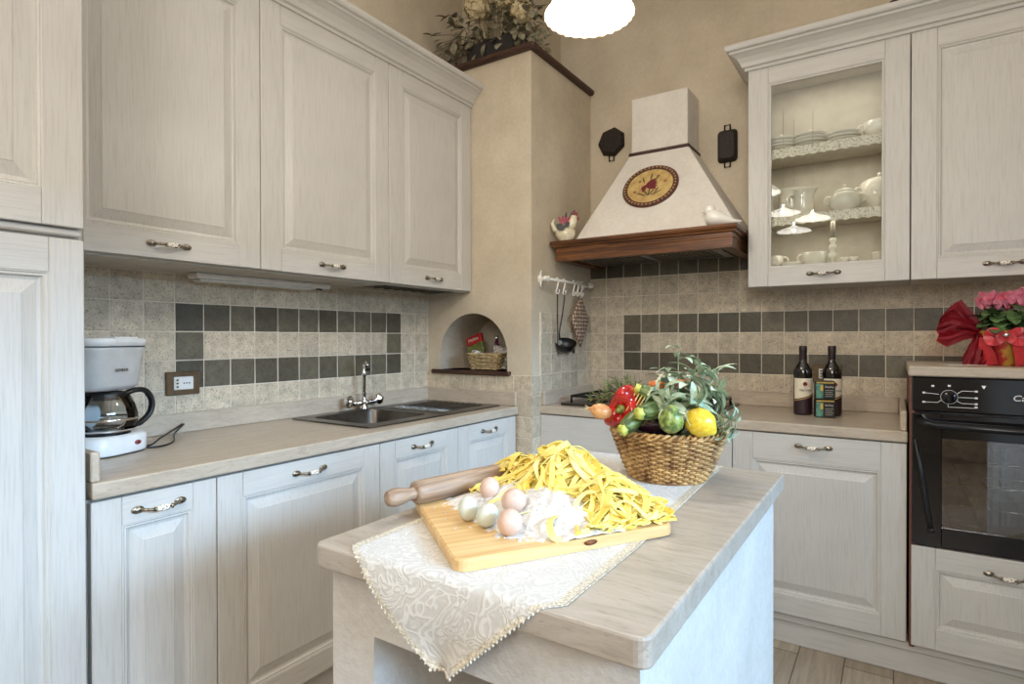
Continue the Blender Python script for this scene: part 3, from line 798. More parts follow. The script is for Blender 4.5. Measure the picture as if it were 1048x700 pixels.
# rooster + bird on the hood beam
o = thing('rooster_figurine', 'small painted ceramic rooster at the left end of the hood beam', 'figurine', (.740, -.452, 1.688), .5); o.scale = (1.2, 1.2, 1.2)
m = MB(); prof = [(.018, 0), (.026, .006), (.036, .025), (.036, .042), (.028, .058), (.02, .068)]
m.lathe(prof, 18, sx=1.15, sy=.8)
m.tube([(.012, 0, .05), (.028, 0, .075), (.034, 0, .095), (.036, 0, .108)], [.024, .018, .015, .012], 12)
m.tube([(-.02, 0, .04), (-.045, 0, .05), (-.055, 0, .075), (-.046, 0, .095)], [.02, .018, .014, .004], 10, flat=.6)
m.build('body', pm('rooster_glaze', S(236, 226, 204), .2, c2=S(206, 196, 160), ns=30), o)
m = MB(); m.leaf((-.005, -.028, .045), (-.6, 0, .4), (0, -1, 0), .04, .03, .2, .1); m.leaf((-.005, -.029, .055), (.5, 0, .5), (0, -1, 0), .03, .02, .2, .1); m.build('painted_wing', M_TXTD, o)
m = MB()
for (x, z_) in ((.026, .115), (.036, .120), (.045, .115)): m.ell((x, 0, z_), .006, .003, .008, 8, 6)
m.ell((.052, 0, .095), .004, .003, .008, 8, 6)
for k in range(4): m.leaf((-.01+k*.004, -.01, .066), (-.4+.25*k, 0, .8), (0, -1, 0), .045, .012, .3, .2)
m.build('comb_and_plumes', pm('rooster_red', S(150, 40, 62), .3), o)
m = MB(); m.leaf((.02, -.004, .105), (.6, 0, .8), (0, -1, 0), .035, .010, .2, .1); m.leaf((.0, -.006, .085), (.1, 0, 1), (0, -1, 0), .04, .010, .2, .1); m.build('dark_feathers', M_TXTD, o)
o = thing('bird_figurine', 'glossy white ceramic bird at the right end of the hood beam', 'figurine', (1.475, -.435, 1.688))
m = MB()
m.tube([(-.045, 0, .045), (-.036, 0, .044), (-.015, 0, .040), (.01, 0, .034), (.04, 0, .024), (.07, 0, .016), (.105, 0, .012)], [.014, .034, .041, .036, .024, .012, .004], 18, flat=.95)
m.ell((-.028, 0, .074), .027, .025, .026)
m.tube([(-.05, 0, .074), (-.066, 0, .070)], [.007, .001], 8)
m.build('body', M_PORC, o)

# ------------------------------------------------------------------ hob
o = thing('gas_hob', 'dark enamel gas hob set in the back worktop', 'hob', (1.12, -.285, .870))
m = MB(); m.cbox(-.375, .375, -.235, .225, .0005, .012, .004); m.build('hob_plate', M_HOB, o)
for cx in (-.24, .0, .24):
    m = MB()
    for sx_ in (-1, 1):
        m.tube([(cx+sx_*.105, -.17, .012), (cx+sx_*.105, -.17, .042), (cx+sx_*.105, .16, .042), (cx+sx_*.105, .16, .012)], .006, 8)
    for yk in (-.11, .0, .11):
        m.tube([(cx-.105, yk, .042), (cx-.035, yk, .042)], .0055, 8); m.tube([(cx+.035, yk, .042), (cx+.105, yk, .042)], .0055, 8)
    m.tube([(cx-.105, -.17, .042), (cx+.105, -.17, .042)], .006, 8); m.tube([(cx-.105, .16, .042), (cx+.105, .16, .042)], .006, 8)
    m.build('pan_support', M_BLACK, o)
    for yk in (-.09, .09):
        m = MB(); m.lathe([(.05, .012), (.05, .018), (.034, .019), (.034, .028), (.03, .030)], 20, (cx, yk, 0)); m.build('burner', M_IRON, o)

# ------------------------------------------------------------------ rail with hooks
o = thing('utensil_rail', 'white rail mounted on the column side', 'rail', (CB, 0, 1.492))
m = MB(); m.tube([(.045, -.59, 0), (.045, -.085, 0)], .007, 10); m.build('rod', M_WHITE, o)
for y in (-.575, -.11):
    m = MB(); M_ = T(0, y, 0) @ Matrix.Rotation(PI/2, 4, 'Y')
    m.lathe([(.024, .0005), (.024, .006), (.012, .012), (.010, .04), (.016, .044), (.016, .05), (.008, .054)], 16, M=M_)
    m.ell((.045, y-.026*(1 if y < -.3 else -1), 0), .013, .016, .013); m.build('bracket', M_WHITE, o)
    if y < -.3:
        m = MB(); m.tube([(.008, y, .0), (.008, y-.008, .03), (.01, y, .045)], [.006, .005, .002], 8); m.tube([(.008, y, 0), (.008, y-.008, -.03), (.01, y, -.045)], [.006, .005, .002], 8); m.build('scroll', M_WHITE, o)
hooks = [-.479, -.407, -.300, -.252, -.206]
hl = ['white S-hook on the rail nearest the column edge, carrying the long skewer', 'second white S-hook on the rail, carrying the black ladle', 'third white S-hook on the rail, first of the close trio', 'fourth white S-hook on the rail, carrying the pot holder', 'last white S-hook on the rail, nearest the back wall']
h0 = None
for y, lb in zip(hooks, hl):
    if h0 is None:
        h0 = thing('hook', lb, 'hook', (CB+.045, y, 1.492), group='white S-hooks on the rail')
        m = MB(); pts = []
        for i in range(13):
            a = PI*1.05-PI*1.25*i/12; pts.append((.0, .0135*math.cos(a), .0125*math.sin(a)))
        for i in range(11):
            a = PI*.5+PI*1.2*i/10; pts.append((.0, .004-.015*math.cos(a-PI*.5-PI*.15), -.052-.014*math.sin(a-PI/2)))
        m.tube(pts, .0042, 8); m.build('wire', M_WHITE, h0)
    else: dup(h0, (CB+.045, y, 1.492), None, lb)
o = thing('ladle', 'black ladle hanging from the rail', 'ladle', (CB+.045, -.405, 1.43))
m = MB(); m.tube([(0, 0, .008), (0, .002, -.02), (0, -.02, -.10), (.0, -.055, -.20), (.0, -.05, -.24)], [.003, .0035, .0035, .0045, .005], 8); m.build('handle', M_BLACK, o)
m = MB(); hemi = [(.056*math.cos(t_), -.056*math.sin(t_)) for t_ in [i*PI/2/7 for i in range(8)]]
m.lathe(hemi+[(.002, -.0555)]+[(r*.94, z_*.92) for r, z_ in reversed(hemi)], 20, (0.004, .008, -.25), Matrix.Rotation(.35, 4, 'X') @ Matrix.Rotation(.3, 4, 'Y'), cap0=False, cap1=False)
m.leaf((.01, .05, -.27), (0, .8, -.6), (1, 0, 0), .06, .04, 0, .1)
m.build('bowl', M_BLACK, o)
o = thing('skewer', 'long thin dark skewer hanging from the first rail hook', 'skewer', (CB+.045, -.478, 1.43))
m = MB(); m.tube([(.0, 0, .006), (0, .0, -.12), (0, .003, -.32)], [.0025, .003, .002], 8); m.tube([(0, .01*math.cos(a), .006+.01*math.sin(a)) for a in [i*2*PI/12 for i in range(12)]], .002, 6, closed=True)
m.build('shaft', M_IRON, o)
def holder_mat():
    n = NT('woven_brown_cloth'); n.set(Roughness=.9)
    w = n.N('ShaderNodeTexChecker'); n.L(n.coords((70, 70, 70), (PI/4, 0, 0)), w.inputs['Vector']); w.inputs['Scale'].default_value = 1
    w.inputs['Color1'].default_value = S(92, 58, 44); w.inputs['Color2'].default_value = S(206, 188, 164)
    f = n.noise(n.coords(), 60, 3); n.L(n.mix(n.ramp(f, [(.42, (0, 0, 0, 1)), (.58, (.7, .7, .7, 1))]), w.outputs['Color'], S(120, 88, 70)), n.bs.inputs['Base Color']); n.bump(f, .6, .006); return n.m
o = thing('pot_holder', 'brown and cream diamond-shaped quilted pot holder on the rail', 'pot holder', (CB+.040, -.215, 1.30))
m = MB(); rings = []
for d, x in ((1, -.006), (1.03, 0), (1, .006), (.8, .011), (.3, .013)):
    ring = []
    for (a, b_, c_, e) in ((0, .13, .10, 0), (.10, 0, 0, -.145), (0, -.145, -.10, 0), (-.10, 0, 0, .13)):
        for k in range(4):
            t_ = k/4; ring.append((x, (a+(c_-a)*t_)*d, (b_+(e-b_)*t_)*d))
    rings.append(ring)
m.loft(rings, True, True, True, 0, True); m.build('quilted_cloth', holder_mat(), o)
m = MB(); m.tube([(0, 0, .125), (0, -.012, .145), (0, 0, .162), (0, .012, .145), (0, 0, .125)], .003, 6); m.build('loop', pm('tape', S(150, 120, 96), .9), o)

# ------------------------------------------------------------------ niche basket
M_STRAW = wood('pale_straw', (204, 182, 138), (140, 112, 72), (40, 40, 40), .7, 1, 1, .3)
M_WICK = wood('brown_wicker', (226, 184, 122), (118, 76, 40), (26, 26, 26), .5, 1, .8, .3)
def weave_basket(m, ringf, nrow, npts, z0, z1, r, amp, waves, mi=0):
    for k in range(nrow):
        t_ = k/(nrow-1); pts = []
        for i in range(npts):
            a = 2*PI*i/npts; p, nn = ringf(a, t_)
            o_ = amp*math.cos(waves*a/2*1.0+PI*k)
            pts.append((p[0]+nn[0]*o_, p[1]+nn[1]*o_, z0+(z1-z0)*t_))
        m.tube(pts, r, 6, mi, closed=True)
def sq_ring(a, t_):
    hx, hy = .078+.022*t_, .052+.014*t_
    c, s = math.cos(a), math.sin(a); e = .35
    x = hx*math.copysign(abs(c)**e, c); y = hy*math.copysign(abs(s)**e, s)
    return (x, y), (c, s)
o = thing('straw_basket', 'small pale straw basket standing in the arched niche', 'basket', (.335, -.56, 1.0375), .12)
m = MB(); weave_basket(m, sq_ring, 8, 84, .006, .078, .0052, .003, 24); m.box(-.075, .075, -.05, .05, .0, .006); m.build('weave', M_STRAW, o)
m = MB(); m.tube([(*sq_ring(2*PI*i/40, 1.05)[0], .082) for i in range(40)], .006, 6, closed=True); m.build('rim', M_STRAW, o)
o = thing('coffee_packet', 'red and green coffee packet standing in the niche basket', 'packet', (.262, -.535, 1.055), -.05); o.rotation_euler = (-.15, -.34, -.05)
m = MB(); m.M = T(0, 0, 0)
m.cbox(-.06, .05, -.008, .016, .02, .125, .004, 0); m.cbox(-.06, .05, -.0085, .0165, .125, .175, .004, 1); pk = m.build('carton', [pm('packet_green', S(118, 126, 62), .5, c2=S(60, 66, 34), ns=30), pm('packet_red', S(176, 36, 36), .4)], o)
text('Melitta', .026, M_TXTW, 'lettering', pk, (-.005, -.0094, .15), (PI/2, 0, 0))
o = thing('leaflet', 'grey printed leaflet leaning in the niche basket, right side', 'leaflet', (.385, -.545, 1.05), .2); o.rotation_euler = (-.1, .25, .2)
m = MB(); m.cbox(-.05, .05, -.01, .01, .0, .11, .004); m.M = T(.02, .015, 0) @ Matrix.Rotation(.3, 4, 'Y'); m.cbox(-.04, .04, -.004, .004, .0, .12, .002)
m.build('folded_paper', pm('grey_print', S(206, 200, 190), .7, c2=S(132, 128, 124), ns=70, lo=.44, hi=.52), o)
o = thing('liqueur_bottle', 'small purple bottle in the niche basket', 'bottle', (.35, -.50, 1.055))
m = MB(); m.lathe([(.026, 0), (.027, .08), (.024, .10), (.011, .118), (.010, .135)], 16); m.build('body', pm('purple_glass', S(92, 28, 84), .15, coat=.5), o)
m = MB(); m.lathe([(.011, .132), (.011, .158), (.009, .160)], 14); m.build('cap', M_CHROME, o)
o = thing('cloth_bundle', 'grey and white checked napkin in the niche basket', 'napkin', (.30, -.585, 1.085))
m = MB()
for k in range(7): m.ell((R.uniform(-.055, .02), R.uniform(-.006, .012), R.uniform(0.0, .035)), .026, .018, .022, 10, 8, fn=lambda p: 1+.15*mnoise.noise(p*3))
m.build('folds', pm('napkin_check', S(214, 214, 210), .9, c2=S(90, 92, 96), ns=90, lo=.45, hi=.5), o)

# ------------------------------------------------------------------ sockets
def socket(lab, loc, rz, w=.118, h=.082):
    o = thing('wall_socket', lab, 'socket', loc, rz)
    m = MB(); m.cbox(-w/2, w/2, -.011, 0, -h/2, h/2, .003); m.build('cover_plate', M_BROWNPL, o)
    m = MB(); m.cbox(-.034, .034, -.014, -.008, -.023, .023, .002); m.build('insert', M_WPL, o)
    m = MB(); m.cbox(-.032, -.015, -.0155, -.012, -.021, .021, .0015); m.build('switch', pm('switch_white', S(224, 220, 210), .4), o)
    m = MB()
    for x in (.0, .0095, .019): m.lathe([(.0026, 0), (.0026, .001)], 8, (x, -.0142, 0), Matrix.Rotation(PI/2, 4, 'X'))
    for z in (-.012, 0, .012): m.box(-.027, -.020, -.0162, -.0150, z-.003, z+.003)
    m.build('socket_holes', M_TXTD, o)
    return o
socket('brown socket plate with white insert by the coffee maker', (.0085, -1.972, 1.045), RL)
socket('brown socket plate behind the wine bottles', (1.868, -.0085, 1.035), 0, .12, .085)

# ------------------------------------------------------------------ coffee maker
o = thing('coffee_maker', 'white filter coffee maker with glass jug on the left worktop', 'coffee maker', (.185, -2.303, .870), .38)
# local frame: +x toward the room, +y to the right of the picture
def so(hx, hy, z, e=.5, cx=0, n=36):
    pts = []
    for i in range(n):
        a = 2*PI*i/n; c, s = math.cos(a), math.sin(a)
        pts.append((cx+hx*math.copysign(abs(c)**e, c), hy*math.copysign(abs(s)**e, s), z))
    return pts
m = MB(); m.loft([so(.105, .100, .004, .6), so(.106, .101, .008, .6), so(.106, .101, .048, .6), so(.100, .095, .056, .6)]); m.build('base', M_WPL, o)
m = MB(); m.loft([so(.104, .099, 0, .6), so(.104, .099, .004, .6)]); m.build('foot', M_BLACK, o)
m = MB(); m.lathe([(.066, .056), (.066, .060), (.06, .061)], 28, (.02, 0, 0)); m.build('hot_plate', M_BLACK, o)
m = MB(); m.loft([so(.030, .088, .05, .4, -.072), so(.032, .090, .20, .4, -.07)]); m.build('water_tank', M_WPL, o)
m = MB(); m.loft([so(.080, .080, .184, .6, -.012), so(.090, .088, .20, .5, -.008), so(.098, .095, .30, .5, -.003), so(.100, .097, .310, .5, -.002)])
br = m.build('filter_head', pm('silver_white_plastic', S(206, 203, 198), .3, c2=S(196, 193, 188)), o)
m = MB(); m.loft([so(.101, .098, .312, .5), so(.102, .099, .330, .5), so(.096, .093, .335, .5)]); m.cbox(.04, .103, -.04, .04, .318, .3385, .004)
m.build('lid', M_WPL, o)
m = MB(); m.loft([so(.0995, .0965, .309, .5), so(.0995, .0965, .313, .5)]); m.build('seam', M_TXTD, o)
text('SIEMENS', .012, M_TXTD, 'lettering', br, (.0945, -.012, .243), (PI/2-.08, 0, PI/2))
m = MB(); m.M = T(.1055, .03, .030) @ Matrix.Rotation(PI/2, 4, 'Y'); m.lathe([(.011, 0), (.011, .002), (.007, .003)], 18, sx=.6); m.build('switch', pm('switch_ring', S(150, 60, 60), .3, c2=S(140, 50, 50)), o)
m = MB(); m.M = T(.108, .03, .030); m.ell((0, 0, 0), .002, .004, .003, 8, 6); m.build('switch_dot', M_BLACK, o)
m = MB(); prof = [(.056, .062), (.068, .066), (.079, .09), (.081, .112), (.073, .142), (.056, .17), (.050, .178)]
m.lathe(prof+[(r-.002, z) for r, z in reversed(prof)], 32, (.025, 0, 0), cap0=False, cap1=False); jug = m.build('glass_jug', M_JUG, o)
m = MB(); m.lathe([(.05, .1565), (.056, .168), (.052, .178), (.02, .183)], 28, (.025, 0, 0)); m.build('jug_lid', M_BLACK, jug)
m = MB(); m.tube(smooth([(.045, .040, .168), (.055, .075, .178), (.060, .108, .172), (.066, .124, .14), (.064, .118, .105), (.056, .092, .078), (.052, .074, .075)]), .0115, 12, flat=.7)
m.tube([(.046, .050, .165), (.052, .062, .14), (.054, .068, .10), (.052, .072, .075)], [.010, .010, .008, .006], 8); m.build('jug_handle', M_BLACK, jug)
m = MB(); m.lathe([(.0805, .098), (.0825, .101), (.0805, .104)], 32, (.025, 0, 0), cap0=False, cap1=False); m.lathe([(.0775, .072), (.0705, .073), (.0705, .066)], 32, (.025, 0, 0), cap0=False, cap1=False); m.build('jug_band', M_CHROME, jug)
m = MB(); m.M = (T(.185, -2.303, .870) @ rotz(.38)).inverted()
m.tube(smooth([(.20, -2.225, .882), (.22, -2.18, .876), (.16, -2.12, .884), (.085, -2.04, .894), (.034, -1.985, .903)]), .003, 6); m.tube(smooth([(.22, -2.23, .877), (.25, -2.17, .8735), (.20, -2.10, .8735), (.11, -2.05, .884), (.036, -1.98, .902)]), .003, 6); m.build('cable', M_BLACK, o)

# ------------------------------------------------------------------ bottles, tins
def bottle(lab, x, y, lz, rz):
    o = thing('wine_bottle', lab, 'bottle', (x, y, .870), rz, 'wine bottles on the back worktop')
    m = MB(); m.lathe([(.034, 0), (.037, .004), (.0375, .01), (.0375, .178), (.036, .192), (.030, .208), (.019, .224), (.0145, .236), (.0135, .275), (.0145, .277), (.0145, .292), (.013, .295)], 28)
    m.build('glass', pm('dark_bottle_glass', S(26, 20, 18), .1, c2=S(18, 14, 12), coat=.6), o)
    m = MB(); m.lathe([(.0142, .232), (.0150, .245), (.0152, .270), (.0160, .2765), (.0160, .292), (.0145, .2965), (.001, .2965)], 22, cap0=False); m.build('capsule', pm('capsule_foil', S(40, 26, 26), .4), o)
    def lab_patch(z0f, z1f, name, mat_, rr_=.0379):
        m = MB(); rows = [[], []]
        for i in range(21):
            a = -PI/2+(i/20-.5)*2.5
            rows[0].append((rr_*math.cos(a), rr_*math.sin(a), z0f(i/20))); rows[1].append((rr_*math.cos(a), rr_*math.sin(a), z1f(i/20)))
        m.loft(rows, False, False, False); return m.build(name, mat_, o, recalc=False)
    wv = lambda t_: .068+.028*(t_**1.4)
    lb = lab_patch(wv, lambda t_: .158, 'label', pm('cream_label', S(232, 222, 198), .6))
    lab_patch(lambda t_: .010, lambda t_: wv(t_)-.008, 'lower_label', pm('plum_label', S(48, 26, 34), .5)); lab_patch(lambda t_: wv(t_)-.008, lambda t_: wv(t_)-.004, 'label_stripe', pm('label_gold', S(190, 150, 90), .4), .0380)
    m = MB()
    for k in range(7): m.leaf((0, -.0384, .134), (math.cos(k*.9), 0, math.sin(k*.9)), (0, -1, 0), .010, .008, 0, 0)
    m.tube([(0, -.0384, .134), (-.002, -.0384, .118)], .0009, 5); m.build('emblem', pm('label_red', S(150, 50, 36), .5), lb)
    text('TEUCHIA', .0115, M_TXTD, 'lettering', lb, (0, -.0386, .107), (PI/2, 0, 0))
    return o
bottle('wine bottle with cream label standing alone, left of the two tins', 1.797, -.262, 0, .35)
bottle('wine bottle partly hidden behind the two stacked tins', 1.905, -.232, 0, .4)
def tin(lab, z):
    o = thing('tea_tin', lab, 'tin', (1.884, -.313, z), .22, 'stacked tins on the back worktop')
    w, d, h = .074, .05, .076
    m = MB(); m.cbox(-w/2, w/2, -d/2, d/2, 0, h, .003); b_ = m.build('box', pm('tin_black', S(30, 28, 26), .35), o)
    m = MB(); m.box(-w/2+.003, -.008, -d/2-.0008, -d/2, .004, h-.012); m.build('side_panel', pm('tin_green', S(96, 150, 128), .4, c2=S(46, 92, 100), ns=60), o)
    m = MB(); m.box(-w/2+.004, w/2-.004, -d/2-.001, -d/2, h-.010, h-.003); m.build('gold_band', pm('tin_gold', S(186, 158, 84), .35, .5), o)
    m = MB(); m.box(-.018, -.008, -d/2-.0012, -d/2-.0006, .035, .060); m.build('yellow_patch', pm('tin_yellow', S(206, 184, 76), .5), o)
    text('Darjeeling' if z > .9 else 'Earl Grey', .0095, M_TXTW, 'lettering', b_, (.014, -d/2-.0006, .052), (PI/2, 0, 0), sx=.8)
    m = MB()
    for k in range(4): m.box(.0, .030-.004*(k % 2), -d/2-.0009, -d/2, .036-k*.008, .039-k*.008)
    m.build('small_print', pm('print_grey', S(140, 136, 126), .6), o)
    return o
tin('lower black and green tin of the stack by the wine bottles', .870)
tin('upper black and green tin of the stack by the wine bottles', .9462)

# ------------------------------------------------------------------ crockery in the glass cabinet
GZ = .0008
sau = None
def saucer_proto(lab, loc):
    o = thing('saucer', lab, 'plate', loc, 0, 'white saucers on the upper shelf')
    m = MB(); m.lathe([(.022, 0), (.030, .0015), (.055, .0075), (.066, .012), (.067, .0135), (.055, .0105), (.032, .005), (.001, .0045)], 32, cap1=False); m.build('dish', M_PORC, o); return o
S2 = 2.0322
stacks = [(1.700, 4, 'left'), (1.815, 4, 'middle'), (1.940, 3, 'right')]
pos = ['bottom', 'second lowest', 'third from bottom', 'top']
for (x, n, nm) in stacks:
    for k in range(n):
        pn = ('bottom', 'middle', 'top')[k] if n == 3 else pos[k]
        lab = f'white saucer, {pn} of the {nm} stack on the upper glass-cabinet shelf'
        loc = (x+R.uniform(-.003, .003), -.192+R.uniform(-.003, .003), S2+k*.0145)
        if sau is None: sau = saucer_proto(lab, loc)
        else: dup(sau, loc, R.uniform(0, 6), lab)
for (x, n, nm) in stacks[:2]:
    o = thing('domed_dish', f'small white domed dish with knob on top of the {nm} saucer stack', 'dish', (x, -.192, S2+n*.0145-.002))
    m = MB(); m.lathe([(.042, 0), (.040, .006), (.022, .014), (.006, .017)], 24); m.build('cover', M_PORC, o)
    m = MB(); m.ell((0, 0, .023), .008, .008, .007); m.build('knob', M_PORC, o)
def handled(name, lab, cat, loc, prof, hs, rz=0, lid=None, spout=None, n=32):
    o = thing(name, lab, cat, loc, rz)
    inner = [(max(.001, r-.003), z) for r, z in reversed(prof[1:])]
    m = MB(); m.lathe(prof+inner+[(.001, prof[1][1]+.003)], n, fn=spout, cap1=False); m.build('body', M_PORC, o)
    for (s, r0, zc_, hh, out_, th) in hs:
        m = MB(); m.tube([(s*(r0-.004), 0, zc_+hh*.9), (s*(r0+out_*.6), 0, zc_+hh), (s*(r0+out_), 0, zc_+hh*.35), (s*(r0+out_*.85), 0, zc_-hh*.4), (s*(r0+.001), 0, zc_-hh*.8)], th, 8); m.build('handle', M_PORC, o)
    if lid:
        r, z, hk = lid
        m = MB(); m.lathe([(r, z), (r+.003, z+.003), (r*.75, z+.014), (r*.3, z+.022), (.006, z+.024)], 28); l_ = m.build('lid', M_PORC, o)
        m = MB(); m.ell((0, 0, z+.024+hk), hk, hk, hk); m.build('knob', M_PORC, l_)
    return o
def lip(a0, amt, z0):
    def fn(r, z, a):
        if z > z0:
            d = math.cos(a-a0)
            if d > .6: r = r+amt*(d-.6)/.4*(z-z0)/.03
        return r, z
    return fn
handled('cup', 'white bowl with a handle at the right end of the upper shelf', 'cup', (2.075, -.195, S2), [(.03, 0), (.045, .004), (.058, .03), (.062, .062)], [(-1, .058, .045, .018, .022, .004)])
S3 = 1.7372
handled('jug', 'tall white milk jug at the back left of the middle shelf', 'jug', (1.735, -.155, S3), [(.045, 0), (.050, .006), (.056, .04), (.050, .09), (.053, .125), (.060, .132)], [(-1, .05, .07, .045, .034, .006)], 0, None, lip(0, .02, .1))
handled('jug', 'smaller white jug in front on the middle shelf', 'jug', (1.795, -.225, S3), [(.034, 0), (.038, .005), (.042, .03), (.037, .075), (.038, .105), (.042, .112)], [(-1, .037, .06, .035, .028, .005)], 0, None, lip(0, .018, .085))
handled('sugar_bowl', 'white lidded sugar bowl with two handles on the middle shelf', 'sugar bowl', (1.950, -.21, S3), [(.032, 0), (.038, .004), (.056, .022), (.060, .045), (.050, .072), (.044, .08)], [(-1, .056, .05, .020, .022, .0045), (1, .056, .05, .020, .022, .0045)], 0, (.042, .078, .007))
handled('tureen', 'large white lidded pot at the right of the middle shelf', 'pot', (2.074, -.112, S3), [(.055, 0), (.062, .005), (.078, .035), (.082, .08), (.074, .125), (.07, .13)], [(-1, .08, .08, .025, .025, .006)], .5, (.066, .128, .010))
S4 = 1.5000
handled('cup', 'white cup at the left edge of the bottom shelf', 'cup', (1.665, -.185, S4), [(.028, 0), (.032, .004), (.040, .03), (.044, .07)], [(1, .041, .045, .020, .022, .004)])
handled('cup', 'white cup in the middle of the bottom shelf', 'cup', (1.835, -.185, S4), [(.035, 0), (.04, .004), (.046, .03), (.052, .075)], [(-1, .048, .05, .020, .022, .004)])
handled('cup', 'small low white cup between the two cups on the bottom shelf', 'cup', (1.745, -.215, S4), [(.03, 0), (.034, .003), (.04, .02), (.042, .035)], [(-1, .04, .02, .012, .014, .003)])
handled('beaker', 'small white beaker at the right of the bottom shelf', 'beaker', (2.075, -.2, S4), [(.025, 0), (.028, .003), (.03, .05), (.031, .055)], [])
o = thing('candlestick', 'white turned candlestick with a grey candle on the bottom shelf', 'candlestick', (1.905, -.20, S4))
m = MB(); m.lathe([(.032, 0), (.030, .008), (.010, .016), (.008, .03), (.018, .045), (.020, .06), (.010, .072), (.016, .086), (.016, .096), (.009, .106), (.013, .118), (.014, .126), (.011, .13)], 24); m.build('stem', M_PORC, o)
m = MB(); m.lathe([(.010, .13), (.0095, .20), (.004, .204)], 14); m.build('candle', pm('grey_wax', S(150, 144, 132), .5), o)
for x, lb in ((1.95, 'left'), (1.985, 'right')):
    o = thing('egg_cup', f'tiny white egg cup beside the candlestick, {lb} of the pair', 'egg cup', (x, -.215, S4))
    m = MB(); m.lathe([(.014, 0), (.006, .008), (.006, .014), (.017, .024), (.018, .042)], 18); m.build('cup', M_PORC, o)

# ------------------------------------------------------------------ flower pot on the oven unit
o = thing('potted_cyclamen', 'pink cyclamen in a pot wrapped with red ribbon on the oven top', 'potted plant', (2.448, -.375, 1.102))
m = MB(); m.lathe([(.056, 0), (.060, .004), (.074, .09), (.080, .125), (.074, .125), (.068, .10), (.001, .095)], 28, fn=lambda r, z, a: (r*(1+.035*math.sin(a*9+z*30)), z), cap1=False)
m.build('foil_wrap', pm('gold_red_foil', S(196, 150, 66), .35, .3, c2=S(176, 40, 44), ns=16, lo=.46, hi=.56), o)
m = MB()
M_RED = pm('red_satin', S(206, 46, 54), .35, c2=S(168, 28, 40), ns=14, sheen=.3)
def band(m, pts, w, up=(0, 0, 1), th=.0012):
    m.ribbon(pts, [up]*len(pts), w, th)
pts = [(.081*math.cos(a), .081*math.sin(a), .098+.008*math.sin(3*a)) for a in [2*PI*i/40 for i in range(41)]]
m.ribbon(pts, [(p[0], p[1], 0) for p in pts], .016, .002)
for a, l in ((-2.25, .1), (-1.15, .1), (-2.75, .1), (-.6, .1)):
    c, s = math.cos(a), math.sin(a)
    pts = [(.083*c, .083*s, .10), (.088*c, .088*s, .07), (.080*c+.01, .080*s, .03), (.075*c+.014, .075*s, .004)]
    m.ribbon(pts, [(c, s, 0)]*4, .04, .0015)
for a, k in ((-1.57, 1), (-1.57, -1)):
    pts = []
    for i in range(33):
        t_ = i/32; b_ = 2*PI*t_
        pts.append((k*(.005+.042*math.sin(PI*t_)), -.088-.012*math.sin(b_)**2, .102+.018*math.sin(b_)))
    m.ribbon(pts, [(0, -1, .25*math.sin(i*.9)) for i in range(33)], .028, .0015)
m.build('satin_bow', M_RED, o)
def organza():
    n = NT('red_organza'); n.set(Roughness=.5, Base_Color=S(146, 20, 38)); tr = n.N('ShaderNodeBsdfTransparent'); tr.inputs['Color'].default_value = S(214, 70, 84)
    mx = n.N('ShaderNodeMixShader'); mx.inputs[0].default_value = .50; n.L(n.bs.outputs[0], mx.inputs[1]); n.L(tr.outputs[0], mx.inputs[2]); n.L(mx.outputs[0], n.out.inputs['Surface']); return n.m
m = MB()
def sheet(cpts, w, fr=6, amp=.012, ph=0):
    rows = []
    for k in range(11):
        row = []
        for i, (p, d) in enumerate(cpts):
            p = Vector(p); d = Vector(d); t_ = k/10-.5; ww = w[i]
            row.append(p+d*ww*(t_+.10*math.sin(k*2.3+i*1.7+ph))+Vector((.35*math.sin(k*3.1), -1, .2))*amp*1.3*math.sin(k*1.5+i*1.1+ph))
        rows.append(row)
    m.loft(rows, False, False, False)
sheet([((-.06, -.03, .12), (0, .2, 1)), ((-.10, -.04, .145), (0, .2, 1)), ((-.14, -.05, .165), (0.2, .2, 1)), ((-.165, -.05, .165), (.3, .2, 1)), ((-.185, -.05, .15), (.3, .2, 1))], [.03, .07, .11, .10, .05])
sheet([((-.06, -.03, .115), (0, .2, 1)), ((-.11, -.05, .13), (0, .2, 1)), ((-.15, -.06, .12), (.2, .2, 1)), ((-.185, -.06, .11), (.3, .2, 1))], [.03, .07, .09, .05], ph=2)
sheet([((-.07, -.045, .11), (.6, .2, .3)), ((-.075, -.055, .07), (1, .2, 0)), ((-.08, -.06, .03), (1, .1, 0)), ((-.085, -.06, .004), (1, .1, 0))], [.03, .05, .06, .06], amp=.006, ph=1)
pts = [(-.06+-.045*math.sin(PI*t_)*1.2-.03*t_, -.02, .13+.10*math.sin(PI*t_*.9)) for t_ in [i/12 for i in range(13)]]
m.ribbon(pts, [(0, -1, .2)]*13, .03, .001)
m.build('organza_ribbon', organza(), o, recalc=False)
M_CYL = pm('cyclamen_leaf', S(104, 132, 78), .5, c2=S(46, 74, 40), ns=60)
m = MB()
for i in range(120):
    a = R.uniform(0, 2*PI); rad = R.uniform(.02, .105); zz = .135+R.uniform(0, .105)*(1-rad/.18)
    m.leaf((rad*.7*math.cos(a), rad*.7*math.sin(a), zz), (math.cos(a), math.sin(a), R.uniform(-.3, .5)), (0, 0, 1), R.uniform(.04, .06), R.uniform(.034, .05), R.uniform(.2, .9), .15, 0, 5)
for i in range(16):
    a = R.uniform(0, 2*PI); m.tube([(0, 0, .09), (.04*math.cos(a), .04*math.sin(a), .15), (.06*math.cos(a), .06*math.sin(a), .19)], .003, 5)
m.build('leaves', M_CYL, o, recalc=False)
m = MB()
